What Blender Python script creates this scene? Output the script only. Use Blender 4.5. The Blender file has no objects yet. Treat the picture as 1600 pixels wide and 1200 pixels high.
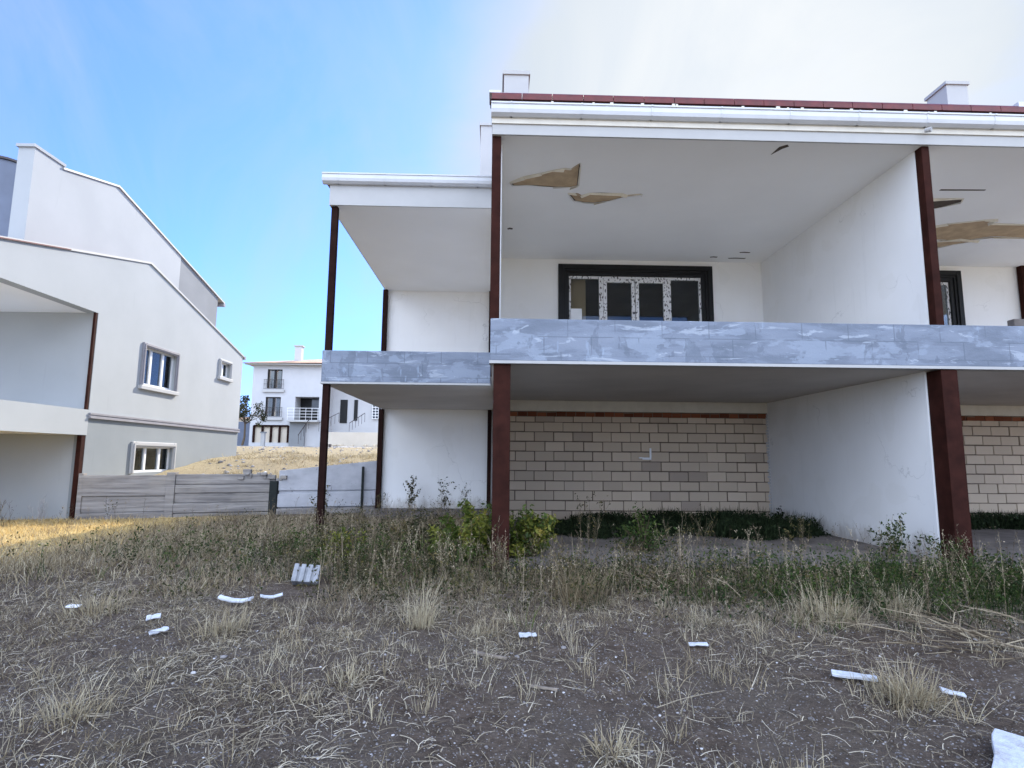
import bpy, math, random
import numpy as np
R = math.radians
rng = np.random.default_rng(7)
random.seed(7)
scene = bpy.context.scene
COL = scene.collection

# ------------------------------------------------------------------ helpers
def tag(o, label=None, cat=None, group=None, kind=None):
    if label: o['label'] = label
    if cat: o['category'] = cat
    if group: o['group'] = group
    if kind: o['kind'] = kind
    return o

def empty(name, loc, label, cat, group=None):
    o = bpy.data.objects.new(name, None)
    o.empty_display_size = .2
    COL.objects.link(o); o.location = loc
    return tag(o, label, cat, group)

def wloc(o):
    v = [0, 0, 0]
    while o is not None:
        for k in range(3): v[k] += o.location[k]
        o = o.parent
    return v

class MB:
    """collects faces in world coordinates"""
    def __init__(s): s.v = []; s.f = []; s.t = []; s.smooth = False
    def add(s, vs, fs, tint=.5):
        b = len(s.v); s.v += [tuple(p) for p in vs]; s.f += [tuple(i + b for i in f) for f in fs]; s.t += [tint] * len(vs)
        return s
    def box(s, x0, x1, y0, y1, z0, z1, tint=.5):
        v = [(x0,y0,z0),(x1,y0,z0),(x1,y1,z0),(x0,y1,z0),(x0,y0,z1),(x1,y0,z1),(x1,y1,z1),(x0,y1,z1)]
        return s.add(v, [(3,2,1,0),(4,5,6,7),(0,1,5,4),(1,2,6,5),(2,3,7,6),(3,0,4,7)], tint)
    def prism(s, pts, axis, a, b, tint=.5):
        """pts: 2D outline; axis 'x': (y,z); 'y': (x,z); 'z': (x,y)"""
        def m(p, c): return {'x': (c, p[0], p[1]), 'y': (p[0], c, p[1]), 'z': (p[0], p[1], c)}[axis]
        n = len(pts); vs = [m(p, a) for p in pts] + [m(p, b) for p in pts]
        fs = [tuple(range(n))[::-1], tuple(range(n, 2*n))] + [(i, (i+1) % n, n + (i+1) % n, n + i) for i in range(n)]
        return s.add(vs, fs, tint)
    def tube(s, pts, r, n=6, tint=.5):
        pts = [np.array(p, float) for p in pts]
        rs = r if hasattr(r, '__len__') else [r] * len(pts)
        vs = []; fs = []
        for i, p in enumerate(pts):
            d = pts[min(i+1, len(pts)-1)] - pts[max(i-1, 0)]; d /= (np.linalg.norm(d) + 1e-9)
            a = np.cross(d, (0,0,1) if abs(d[2]) < .9 else (1,0,0)); a /= np.linalg.norm(a); b = np.cross(d, a)
            for k in range(n):
                th = 2*math.pi*k/n; vs.append(p + rs[i]*(math.cos(th)*a + math.sin(th)*b))
        for i in range(len(pts)-1):
            for k in range(n):
                fs.append((i*n+k, i*n+(k+1) % n, (i+1)*n+(k+1) % n, (i+1)*n+k))
        fs.append(tuple(range(n))[::-1]); fs.append(tuple(range((len(pts)-1)*n, len(pts)*n)))
        return s.add(vs, fs, tint)
    def build(s, name, mat, parent=None, bevel=0, recalc=True):
        import bmesh
        me = bpy.data.meshes.new(name)
        off = wloc(parent) if parent else (0,0,0)
        me.from_pydata([(p[0]-off[0], p[1]-off[1], p[2]-off[2]) for p in s.v], [], s.f)
        if recalc:
            bm = bmesh.new(); bm.from_mesh(me); bmesh.ops.recalc_face_normals(bm, faces=bm.faces[:]); bm.to_mesh(me); bm.free()
        at = me.attributes.new('tint', 'FLOAT', 'POINT')
        if len(me.vertices) == len(s.t): at.data.foreach_set('value', np.array(s.t, dtype=np.float32))
        me.materials.append(mat)
        if s.smooth: me.polygons.foreach_set('use_smooth', [True]*len(me.polygons))
        o = bpy.data.objects.new(name, me); COL.objects.link(o)
        if parent: o.parent = parent
        if bevel:
            m = o.modifiers.new('bevel', 'BEVEL'); m.width = bevel; m.segments = 2; m.limit_method = 'ANGLE'
        return o

def np_mesh(name, V, Fq, mat, tint=None, smooth=False, parent=None):
    me = bpy.data.meshes.new(name)
    n, m = len(V), len(Fq); k = Fq.shape[1]
    if parent: V = V - np.array(wloc(parent))
    me.vertices.add(n); me.vertices.foreach_set('co', V.astype(np.float32).ravel())
    me.loops.add(m*k); me.loops.foreach_set('vertex_index', Fq.astype(np.int32).ravel())
    me.polygons.add(m); me.polygons.foreach_set('loop_start', np.arange(0, m*k, k, dtype=np.int32))
    try: me.polygons.foreach_set('loop_total', np.full(m, k, dtype=np.int32))
    except Exception: pass
    if smooth: me.polygons.foreach_set('use_smooth', np.ones(m, dtype=bool))
    if tint is not None:
        at = me.attributes.new('tint', 'FLOAT', 'POINT'); at.data.foreach_set('value', tint.astype(np.float32))
    me.update(calc_edges=True); me.validate()
    me.materials.append(mat)
    o = bpy.data.objects.new(name, me); COL.objects.link(o)
    if parent: o.parent = parent
    return o

def wall(mb, axis, a, b, u0, u1, z0, z1, holes=()):
    """flat wall with rectangular openings; axis 'y': plane y=a..b, u is x; axis 'x': plane x=a..b, u is y"""
    us = sorted({u0, u1, *[h[0] for h in holes], *[h[1] for h in holes]}); zs = sorted({z0, z1, *[h[2] for h in holes], *[h[3] for h in holes]})
    def P(u, n, z): return (u, n, z) if axis == 'y' else (n, u, z)
    def solid(i, j):
        if i < 0 or j < 0 or i >= len(us)-1 or j >= len(zs)-1: return False
        cu, cz = (us[i]+us[i+1])/2, (zs[j]+zs[j+1])/2
        return not any(h[0] < cu < h[1] and h[2] < cz < h[3] for h in holes)
    for i in range(len(us)-1):
        for j in range(len(zs)-1):
            if not solid(i, j): continue
            A, B, C, D = us[i], us[i+1], zs[j], zs[j+1]
            for n in (a, b): mb.add([P(A,n,C),P(B,n,C),P(B,n,D),P(A,n,D)], [(0,1,2,3)])
            if not solid(i-1, j): mb.add([P(A,a,C),P(A,b,C),P(A,b,D),P(A,a,D)], [(0,1,2,3)])
            if not solid(i+1, j): mb.add([P(B,a,C),P(B,b,C),P(B,b,D),P(B,a,D)], [(0,1,2,3)])
            if not solid(i, j-1): mb.add([P(A,a,C),P(A,b,C),P(B,b,C),P(B,a,C)], [(0,1,2,3)])
            if not solid(i, j+1): mb.add([P(A,a,D),P(A,b,D),P(B,b,D),P(B,a,D)], [(0,1,2,3)])
    return mb

# ------------------------------------------------------------------ materials
def newmat(name, rough=.8, spec=.3):
    m = bpy.data.materials.new(name); m.use_nodes = True
    nt = m.node_tree; b = nt.nodes['Principled BSDF']
    b.inputs['Roughness'].default_value = rough
    b.inputs['Specular IOR Level'].default_value = spec
    return m, nt, b
def N(nt, t, **kw):
    n = nt.nodes.new(t)
    for k, v in kw.items():
        if k in n.inputs: n.inputs[k].default_value = v
        else: setattr(n, k, v)
    return n
def coords(nt, scale=(1,1,1), kind='Object'):
    tc = N(nt, 'ShaderNodeTexCoord'); mp = N(nt, 'ShaderNodeMapping'); mp.inputs['Scale'].default_value = scale
    nt.links.new(tc.outputs[kind], mp.inputs[0]); return mp.outputs[0]
def ramp(nt, fac, stops):
    r = N(nt, 'ShaderNodeValToRGB'); e = r.color_ramp.elements
    while len(e) < len(stops): e.new(.5)
    for el, (p, c) in zip(e, stops): el.position = p; el.color = (*c, 1) if len(c) == 3 else c
    if fac is not None: nt.links.new(fac, r.inputs[0])
    return r.outputs[0]
def mix(nt, fac, a, b, mode='MIX'):
    m = N(nt, 'ShaderNodeMix', data_type='RGBA', blend_type=mode)
    for s, v in ((0, fac), (6, a), (7, b)):
        if hasattr(v, 'links'): nt.links.new(v, m.inputs[s])
        else: m.inputs[s].default_value = v if s == 0 else (*v, 1)
    return m.outputs[2]
def noise(nt, co, scale, detail=4, rough=.55, dist=0):
    n = N(nt, 'ShaderNodeTexNoise'); n.inputs['Scale'].default_value = scale; n.inputs['Detail'].default_value = detail
    n.inputs['Roughness'].default_value = rough; n.inputs['Distortion'].default_value = dist
    nt.links.new(co, n.inputs['Vector']); return n.outputs['Fac']
def bump(nt, b, h, dist=.01, strength=.5):
    n = N(nt, 'ShaderNodeBump'); n.inputs['Distance'].default_value = dist; n.inputs['Strength'].default_value = strength
    nt.links.new(h, n.inputs['Height']); nt.links.new(n.outputs[0], b.inputs['Normal'])
def plaster(name, c0, c1, rough=.85, streak=True, bd=.004, wear=False):
    m, nt, b = newmat(name, rough, .2)
    co = coords(nt)
    big = noise(nt, co, .9, 5)
    col = ramp(nt, big, [(.3, c0), (.7, c1)])
    if streak:
        cs = coords(nt, (2.5, 2.5, .25)); st = noise(nt, cs, 2.2, 6, .65)
        col = mix(nt, ramp(nt, st, [(.62, (0,0,0)), (.85, (.35,.35,.35))]), col, tuple(x*.72 for x in c0))
    if wear:
        cs = coords(nt, (7, 7, .35)); st = noise(nt, cs, 1.6, 6, .7)
        col = mix(nt, ramp(nt, st, [(.60, (0,0,0)), (.80, (.30,.30,.30))]), col, tuple(x*.74 for x in c0))
        vo = N(nt, 'ShaderNodeTexVoronoi', feature='DISTANCE_TO_EDGE'); vo.inputs['Scale'].default_value = .55
        wv = N(nt, 'ShaderNodeVectorMath', operation='MULTIPLY_ADD'); nz = N(nt, 'ShaderNodeTexNoise'); nz.inputs['Scale'].default_value = 2.5; nz.inputs['Detail'].default_value = 6
        nt.links.new(co, nz.inputs['Vector']); nt.links.new(nz.outputs['Color'], wv.inputs[0]); wv.inputs[1].default_value = (.8,.8,.8); nt.links.new(co, wv.inputs[2]); nt.links.new(wv.outputs[0], vo.inputs['Vector'])
        cm = N(nt, 'ShaderNodeMath', operation='MULTIPLY'); nt.links.new(ramp(nt, vo.outputs['Distance'], [(0, (.5,.5,.5)), (.005, (0,0,0))]), cm.inputs[0]); nt.links.new(ramp(nt, big, [(.5, (0,0,0)), (.6, (1,1,1))]), cm.inputs[1])
        col = mix(nt, cm.outputs[0], col, tuple(x*.5 for x in c0))
        sp_ = N(nt, 'ShaderNodeSeparateXYZ'); nt.links.new(co, sp_.inputs[0])
        ma = N(nt, 'ShaderNodeMath', operation='MULTIPLY_ADD'); ma.inputs[1].default_value = .9; nt.links.new(noise(nt, coords(nt, (3,3,1)), 2.2, 7, .75), ma.inputs[0]); nt.links.new(sp_.outputs[2], ma.inputs[2])
        col = mix(nt, ramp(nt, ma.outputs[0], [(.45, (.62,.62,.62)), (.72, (0,0,0))]), col, (.30,.25,.20))
        patchn = noise(nt, coords(nt, (1,1,1)), 1.1, 3, .4)
        col = mix(nt, ramp(nt, patchn, [(.60, (0,0,0)), (.615, (.10,.10,.10))]), col, (.60,.58,.52))
    nt.links.new(col, b.inputs['Base Color'])
    bump(nt, b, noise(nt, co, 60, 5, .7), bd, .35)
    return m
def plain(name, c, rough=.5, spec=.4, var=.12, scale=6, bd=0, metal=0):
    m, nt, b = newmat(name, rough, spec); b.inputs['Metallic'].default_value = metal
    co = coords(nt); nz = noise(nt, co, scale, 5, .6)
    nt.links.new(ramp(nt, nz, [(.3, tuple(x*(1-var) for x in c)), (.7, tuple(min(1, x*(1+var)) for x in c))]), b.inputs['Base Color'])
    if bd: bump(nt, b, noise(nt, co, scale*8, 5, .7), bd, .5)
    return m
def tinted(name, stops, rough=.8, spec=.2, bd=0, bscale=40, transl=0):
    """colour varies element by element through the 'tint' attribute"""
    m, nt, b = newmat(name, rough, spec)
    a = N(nt, 'ShaderNodeAttribute', attribute_name='tint')
    nt.links.new(ramp(nt, a.outputs['Fac'], stops), b.inputs['Base Color'])
    if bd: bump(nt, b, noise(nt, coords(nt), bscale, 5, .7), bd, .6)
    if transl:
        tr = N(nt, 'ShaderNodeBsdfTranslucent'); nt.links.new(ramp(nt, a.outputs['Fac'], stops), tr.inputs[0])
        ms = N(nt, 'ShaderNodeMixShader'); ms.inputs[0].default_value = transl
        nt.links.new(b.outputs[0], ms.inputs[1]); nt.links.new(tr.outputs[0], ms.inputs[2])
        nt.links.new(ms.outputs[0], nt.nodes['Material Output'].inputs[0])
    return m

M = {}
M['white'] = plaster('white_plaster', (.79,.775,.745), (.84,.83,.81), wear=True)
M['rooftop'] = plaster('roof_wall_plaster', (.42,.42,.42), (.47,.47,.47))
M['partition'] = plaster('partition_plaster', (.76,.755,.74), (.81,.805,.795), streak=False, wear=True)
M['ceil'] = plaster('ceiling_plaster', (.82,.81,.79), (.86,.85,.83), streak=False)
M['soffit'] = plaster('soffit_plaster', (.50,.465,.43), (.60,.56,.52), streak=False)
M['trimwhite'] = plain('white_trim', (.40,.395,.385), .55, .4, .04, 3)
M['gutter'] = plain('gutter_enamel', (.56,.57,.59), .35, .5, .05, 4)
M['cornice'] = plain('cornice_cream', (.62,.58,.50), .7, .3, .08, 4)
M['brown'] = plain('brown_paint', (.031,.0098,.0068), .75, .08, .35, 5, .002)
M['brown_dark'] = plain('dark_brown_eave_shade', (.020,.009,.0075), .8, .05, .3, 5, .002)
M['black'] = plain('black_trim', (.009,.009,.009), .5, .25, .2, 8)
M['interior'] = plain('raw_interior', (.20,.175,.155), .9, .1, .2, 2)
M['lit_tan'] = plain('lit_tan_wall', (.80,.58,.34), .8, .2, .06, 2)  # stands for a lit indoor wall, its light put into the tan
M['paper'] = plain('white_sheet', (.82,.82,.82), .7, .2, .02, 2)
M['houseB'] = plaster('far_house_plaster', (.44,.44,.45), (.48,.48,.49), bd=.01)
M['houseA'] = plaster('villa_plaster', (.355,.37,.375), (.39,.405,.41))
M['houseAgrey'] = plaster('villa_grey_plinth', (.235,.255,.265), (.265,.285,.295))
M['slate'] = plain('slate_blue_sheet', (.10,.12,.17), .5, .4, .12, 2)
M['greypanel'] = plaster('grey_gable_plaster', (.20,.21,.22), (.235,.245,.255))
M['mould'] = plain('moulding_grey', (.25,.24,.255), .7, .3, .1, 4)
M['redroof'] = plain('red_roof_sheet', (.11,.013,.012), .4, .4, .3, 9)
M['claytile'] = plain('clay_tile', (.55,.36,.25), .8, .2, .2, 1.5)
M['darkglass_far'] = plain('far_glass', (.05,.055,.065), .15, .5, .2, 2)
M['pvc'] = plain('white_pvc', (.78,.78,.78), .3, .5, .03, 4)
M['styro'] = plain('styrofoam', (.66,.70,.76), .75, .2, .05, 20, .004)
m, nt, b = newmat('dirty_foam', .8, .15); M['styro'] = m
co = coords(nt); c = ramp(nt, noise(nt, co, 16, 6, .7), [(.35, (.52,.53,.54)), (.6, (.68,.71,.76))])
c = mix(nt, ramp(nt, noise(nt, co, 7, 5, .7), [(.52, (0,0,0)), (.70, (.75,.75,.75))]), c, (.30,.25,.20))
nt.links.new(c, b.inputs['Base Color']); bump(nt, b, noise(nt, co, 90, 4, .7), .006, .8)
M['stick'] = plain('weathered_stick', (.24,.20,.16), .9, .1, .3, 20, .004)
M['rust'] = plain('rusty_iron', (.05,.04,.04), .6, .4, .3, 20)
M['stonebase'] = plain('pale_rubble', (.55,.47,.36), .9, .1, .25, 4, .05)
M['beige'] = plaster('beige_render', (.50,.44,.36), (.56,.50,.42), bd=.01)
M['blackpaint'] = plain('dark_green_paint', (.012,.016,.014), .6, .3, .3, 10)
M['peeled'] = plain('peeled_backing', (.46,.34,.215), .95, .1, .18, 5, .004)
M['lip'] = plain('torn_paint_edge', (.62,.58,.50), .9, .1, .1, 10)
M['peeldark'] = plain('dark_crack_shade_rim', (.10,.08,.065), .95, .1, .2, 8)  # dark cracks, also the painted shadow line round the patches

# glass: part mirror, part see-through
m, nt, b = newmat('window_glass'); M['glass'] = m
gl = N(nt, 'ShaderNodeBsdfGlossy'); gl.inputs['Roughness'].default_value = .03; gl.inputs['Color'].default_value = (.9,.95,1,1)
tp = N(nt, 'ShaderNodeBsdfTransparent'); tp.inputs[0].default_value = (.72,.74,.74,1)
fr = N(nt, 'ShaderNodeFresnel'); fr.inputs[0].default_value = 1.5
ms = N(nt, 'ShaderNodeMixShader'); nt.links.new(fr.outputs[0], ms.inputs[0]); nt.links.new(tp.outputs[0], ms.inputs[1]); nt.links.new(gl.outputs[0], ms.inputs[2])
nt.links.new(ms.outputs[0], nt.nodes['Material Output'].inputs[0])

# film-wrapped window profile: white with black printed dashes
m, nt, b = newmat('film_wrapped_profile', .4, .4); M['film'] = m
co = coords(nt, (14, 14, 7)); nz = noise(nt, co, 2.4, 1, .4)
nt.links.new(ramp(nt, nz, [(.0, (.74,.73,.72)), (.60, (.70,.69,.68)), (.615, (.05,.04,.045))]), b.inputs['Base Color'])

# skim-coated cement parapet
m, nt, b = newmat('skimmed_cement', .9, .15); M['skim'] = m
co = coords(nt); cs = coords(nt, (.55, .55, 2.1))
n1 = noise(nt, cs, 2.2, 8, .6, .2)
base = ramp(nt, n1, [(.36, (.155,.178,.218)), (.47, (.18,.205,.252)), (.49, (.20,.228,.28)), (.62, (.228,.257,.312))])
def patches(scale, sc, lo, hi, col, amt, det=5, dist=.3):
    global base
    nn = noise(nt, coords(nt, sc), scale, det, .62, dist)
    base = mix(nt, ramp(nt, nn, [(lo, (0,0,0)), (hi, (amt,)*3)]), base, col)
patches(1.7, (.8,.8,1.9), .545, .575, (.27,.31,.375), .7)
patches(3.4, (.5,.5,2.6), .60, .625, (.40,.44,.50), .6, 6, .8)
patches(2.1, (1.6,1.6,1.0), .60, .63, (.125,.145,.18), .5)
patches(6.0, (1.2,1.2,.35), .64, .68, (.31,.37,.46), .5, 4, 0)
patches(14, (1,1,1), .70, .73, (.11,.12,.14), .5, 3, 0)
tcb = N(nt, 'ShaderNodeTexCoord'); sx = N(nt, 'ShaderNodeSeparateXYZ'); cx = N(nt, 'ShaderNodeCombineXYZ')
nt.links.new(tcb.outputs['Object'], sx.inputs[0]); nt.links.new(sx.outputs[0], cx.inputs[0]); nt.links.new(sx.outputs[2], cx.inputs[1])
bt = N(nt, 'ShaderNodeTexBrick'); nt.links.new(cx.outputs[0], bt.inputs['Vector'])
bt.inputs['Scale'].default_value = 1; bt.inputs['Brick Width'].default_value = .6; bt.inputs['Row Height'].default_value = .23; bt.inputs['Mortar Size'].default_value = .010; bt.inputs['Mortar Smooth'].default_value = .6
jn = noise(nt, co, 1.9, 3); jm = N(nt, 'ShaderNodeMath', operation='MULTIPLY'); nt.links.new(bt.outputs['Fac'], jm.inputs[0])
nt.links.new(ramp(nt, jn, [(.46, (0,0,0)), (.54, (.6,.6,.6))]), jm.inputs[1])
base = mix(nt, jm.outputs[0], base, (.12,.14,.17))
nt.links.new(base, b.inputs['Base Color'])
ad = N(nt, 'ShaderNodeMath', operation='ADD'); nt.links.new(n1, ad.inputs[0]); nt.links.new(noise(nt, co, 35, 5, .7), ad.inputs[1])
bump(nt, b, ad.outputs[0], .012, .5)

# concrete blocks, mortar, bricks, fence concrete
M['block'] = tinted('pumice_block', [(0, (.40,.32,.25)), (.25, (.52,.42,.315)), (.8, (.57,.46,.345)), (1, (.62,.505,.38))], .95, .1, .012, 70)
M['mortar'] = plain('mortar', (.17,.13,.10), .95, .1, .2, 10, .01)
M['blockgrey'] = plain('grey_concrete_block', (.30,.305,.32), .95, .1, .2, 12, .01)
M['redbrick'] = tinted('red_brick', [(0, (.12,.04,.022)), (1, (.26,.09,.045))], .9, .1, .008, 60)
M['slabfloor'] = plain('dusty_concrete', (.135,.118,.108), .9, .15, .35, 2.2, .01)
m, nt, b = newmat('board_marked_concrete', .9, .1); M['boardconc'] = m
cs = coords(nt, (.5, .5, 9)); n1 = noise(nt, cs, 1.5, 6, .65, .4)
c = ramp(nt, n1, [(.3, (.13,.12,.115)), (.5, (.26,.24,.225)), (.68, (.38,.355,.33))])
c = mix(nt, ramp(nt, noise(nt, coords(nt), .9, 4), [(.45, (0,0,0)), (.65, (.7,.7,.7))]), c, (.36,.325,.28))
nt.links.new(c, b.inputs['Base Color']); bump(nt, b, n1, .03, .7)
m, nt, b = newmat('pale_concrete', .9, .1); M['paleconc'] = m
n1 = noise(nt, coords(nt, (1,1,1.6)), 1.6, 7, .65)
c = ramp(nt, n1, [(.3, (.36,.36,.38)), (.55, (.48,.48,.50)), (.75, (.55,.55,.57))])
c = mix(nt, ramp(nt, noise(nt, coords(nt), 6, 5, .7), [(.63, (0,0,0)), (.74, (.8,.8,.8))]), c, (.10,.095,.09))
nt.links.new(c, b.inputs['Base Color']); bump(nt, b, noise(nt, coords(nt), 14, 6, .7), .012, .5)

# vegetation (per-blade tint)
M['dry'] = tinted('dry_grass_blade', [(0, (.10,.07,.038)), (.3, (.23,.175,.10)), (.65, (.40,.325,.20)), (1, (.56,.49,.34))], .8, .2, transl=.25)
M['sun_gold'] = tinted('sunlit_gold_straw', [(0, (.36,.24,.085)), (.5, (.60,.43,.17)), (1, (.74,.57,.27))], .7, .2, transl=.2)  # brighter straw copy, the warmth of the sun put into its colour
M['straw'] = tinted('straw_litter', [(0, (.05,.038,.025)), (.35, (.17,.135,.088)), (.7, (.36,.30,.205)), (1, (.58,.51,.38))], .8, .2)
M['green'] = tinted('green_weed', [(0, (.009,.018,.005)), (.5, (.028,.052,.011)), (1, (.085,.115,.025))], .7, .2, transl=.25)
M['shadegreen'] = tinted('shaded_weed', [(0, (.008,.013,.006)), (1, (.025,.038,.015))], .8, .1)  # deep shade under the balcony is put into the leaf colour
M['shrub'] = tinted('shrub_leaf', [(0, (.018,.036,.005)), (.45, (.075,.105,.014)), (.85, (.20,.195,.03)), (1, (.30,.22,.045))], .6, .3, transl=.3)
M['olive'] = tinted('olive_leaf', [(0, (.016,.020,.008)), (.6, (.055,.055,.020)), (1, (.17,.13,.05))], .7, .2, transl=.2)
M['stem'] = tinted('dry_stem', [(0, (.05,.035,.022)), (.5, (.18,.135,.085)), (1, (.42,.345,.23))], .8, .2)
M['palestem'] = tinted('pale_stem', [(0, (.36,.35,.36)), (1, (.55,.54,.53))], .8, .2)
M['pebble'] = tinted('pebble', [(0, (.10,.09,.085)), (.6, (.24,.22,.21)), (.9, (.40,.38,.37)), (1, (.62,.60,.58))], .85, .2)

# ------------------------------------------------------------------ terrain
def sm(t): t = np.clip(t, 0, 1); return t*t*(3-2*t)
def vnoise(x, y, s, seed):
    g = np.random.default_rng(seed).random((256, 256)); X = x*s+100; Y = y*s+100
    i = np.floor(X).astype(int); j = np.floor(Y).astype(int); fx = sm(X-i); fy = sm(Y-j)
    a = g[i % 256, j % 256]; b = g[(i+1) % 256, j % 256]; c = g[i % 256, (j+1) % 256]; d = g[(i+1) % 256, (j+1) % 256]
    return (a*(1-fx)+b*fx)*(1-fy)+(c*(1-fx)+d*fx)*fy - .5
def fence_y(x): return np.where(np.asarray(x) < -8.86, 13.2, np.clip(12.62 + (x+8.8)*.295, 12.62, 14.40))
def H(x, y, fine=True):
    x = np.asarray(x, float); y = np.asarray(y, float)
    z = -0.27 + .17*sm((y-3.0)/4.5)
    z = z - .04*sm((-x-5)/5)
    d = y - fence_y(x)
    z2 = np.interp(d, [0, .2, .36, 1, 2.2, 6, 16, 40, 60, 400], [-.12, -.10, .58, .62, .70, 1.18, 1.62, 2.02, 2.1, 4.0])
    z = np.where(d > 0, z2, z)
    hm = (1-sm((d+.6)/.5))*(d < 0) + (d > 1)*1.0
    z = z + hm*(.10*vnoise(x, y, .45, 1) + .045*vnoise(x, y, 1.3, 2))*np.where(d > 0, 1.2, 1)
    if fine: z = z + hm*(.022*vnoise(x, y, 5, 3) + .012*vnoise(x, y, 14, 4))
    # keep the ground below the floors of the houses
    hs = (x > -.2) & (y > 7.2) & (y < 30); z = np.where(hs, -.16, z)
    hs = (x > -2.9) & (y > 13.0) & (y < 30); z = np.where(hs, np.minimum(z, -.10), z)
    return z
def grow(a, b, n, s): # growing steps from a to b
    t = np.linspace(0, 1, n+1)[1:]; return a + (b-a)*t**s
xs = np.concatenate([grow(-12.5, -600, 34, 3)[::-1], np.arange(-12.5, 8.5, .07), grow(8.5, 600, 30, 3)])
ys = np.concatenate([grow(1.2, -200, 14, 3)[::-1], np.arange(1.2, 15.2, .07), np.arange(15.2, 26, .25), grow(26, 900, 40, 3)])
gx, gy = np.meshgrid(xs, ys); gz = H(gx, gy)
V = np.stack([gx.ravel(), gy.ravel(), gz.ravel()], 1)
nx, ny = len(xs), len(ys); ii = (np.arange(ny-1)[:, None]*nx + np.arange(nx-1)[None, :]).ravel()
Fq = np.stack([ii, ii+1, ii+1+nx, ii+nx], 1)
m, nt, b = newmat('dirt', .95, .1); M['dirt'] = m
co = coords(nt)
n1 = noise(nt, co, .8, 6, .6); n2 = noise(nt, co, 9, 7, .7); n3 = noise(nt, co, 55, 5, .75)
c = ramp(nt, n2, [(.30, (.068,.049,.036)), (.5, (.118,.088,.065)), (.70, (.18,.14,.108))])
c = mix(nt, ramp(nt, n1, [(.42, (0,0,0)), (.62, (.6,.6,.6))]), c, (.145,.118,.09))
c = mix(nt, ramp(nt, n3, [(.58, (0,0,0)), (.68, (.55,.55,.55))]), c, (.34,.29,.235))
vo = N(nt, 'ShaderNodeTexVoronoi'); vo.inputs['Scale'].default_value = 38; nt.links.new(co, vo.inputs['Vector'])
c = mix(nt, ramp(nt, vo.outputs['Distance'], [(.16, (.75,.75,.75)), (.22, (0,0,0))]), c, (.40,.37,.345))
# straw mat where attribute 'tint' says dry grass covers the soil
a = N(nt, 'ShaderNodeAttribute', attribute_name='tint')
st = ramp(nt, noise(nt, coords(nt, (1,1,1)), 26, 6, .75), [(.3, (.34,.27,.15)), (.55, (.50,.41,.25)), (.75, (.60,.51,.34))])
am = N(nt, 'ShaderNodeMath', operation='MULTIPLY'); nt.links.new(a.outputs['Fac'], am.inputs[0]); nt.links.new(ramp(nt, n2, [(.25, (.5,.5,.5)), (.5, (1,1,1))]), am.inputs[1])
c = mix(nt, am.outputs[0], c, st)
a2 = N(nt, 'ShaderNodeAttribute', attribute_name='sun_gold')
c = mix(nt, a2.outputs['Fac'], c, ramp(nt, noise(nt, co, 30, 6, .75), [(.3, (.40,.27,.10)), (.55, (.62,.45,.19)), (.75, (.72,.56,.28))]))  # soil of the left strip coloured as if sunlit
nt.links.new(c, b.inputs['Base Color'])
ad = N(nt, 'ShaderNodeMath', operation='MULTIPLY_ADD'); ad.inputs[1].default_value = .5; nt.links.new(n3, ad.inputs[0]); nt.links.new(n2, ad.inputs[2])
bump(nt, b, ad.outputs[0], .05, .8)
d = gy - fence_y(gx)
strawmap = np.clip(np.where(d > .3, .75 + .5*vnoise(gx, gy, .3, 9), 0) + sm((-gy-.5)/2) + .95*sm((-gx-5.0)/2.5)*sm((gy-6.5)/2)*(d < .3), 0, 1)  # unseen ground behind the camera made pale straw for warm bounce on ceilings
ground = np_mesh('ground', V, Fq, M['dirt'], strawmap.ravel(), True)
ga = ground.data.attributes.new('sun_gold', 'FLOAT', 'POINT'); ga.data.foreach_set('value', np.clip(sm((-gx-5.4)/1.2)*sm((gy-6.0)/2)*(d < .2)*(.75+.6*vnoise(gx, gy, 1.5, 12)), 0, 1).astype(np.float32).ravel())
tag(ground, kind='structure')

# ------------------------------------------------------------------ row house (the main building)
row = empty('row_house', (0, 7.1, 0), 'unfinished white two storey row house with brown columns and open balconies', 'house')
ZC, ZS, ZP = 5.45, 2.42, 2.99
XR = 5.66
YF, YB = 7.10, 11.82
def part(mb, name, mat, parent=row, bevel=0): return mb.build(name, M[mat], parent, bevel)

# floor slab on the ground
mb = MB(); mb.box(.0, 13.0, 7.16, YB, -.25, 0).box(-2.86, -.07, 12.95, 14.4, -.25, 0); part(mb, 'ground_slab', 'slabfloor')
# balcony slab soffits
part(MB().box(-.06, 13, YF+.15, YB, ZS, 2.58), 'balcony_slab', 'soffit')
part(MB().box(-2.82, -.065, 9.50, 14.4, ZS, 2.58), 'balcony_slab', 'soffit')
# parapets and the thin white drip edge below them
part(MB().box(-.075, 13, YF, YF+.15, ZS+.03, ZP), 'parapet', 'skim', bevel=.012)
part(MB().box(-.085, 13, YF-.012, YF+.15, ZS-.006, ZS+.03), 'drip_edge', 'trimwhite')
mb = MB(); mb.prism([(-2.84,9.36),(-.09,9.36),(-.09,9.50),(-2.70,9.50),(-2.70,14.38),(-2.84,14.38)], 'z', ZS+.025, 2.965); part(mb, 'parapet', 'skim', bevel=.012)
part(MB().box(-2.85, -.09, 9.348, 9.50, ZS-.006, ZS+.025), 'drip_edge', 'trimwhite')
part(MB().box(6.72, 6.95, YF+.02, YF+.13, ZP, ZP+.10), 'block_on_parapet', 'slabfloor', bevel=.01)
# upper ceilings / roof undersides
part(MB().box(-.075, 13, YF+.0, YB+.1, ZC, ZC+.14), 'balcony_ceiling', 'ceil')
part(MB().box(-2.83, -.08, 9.36, 14.5, ZC, ZC+.14), 'balcony_ceiling', 'ceil')
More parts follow.
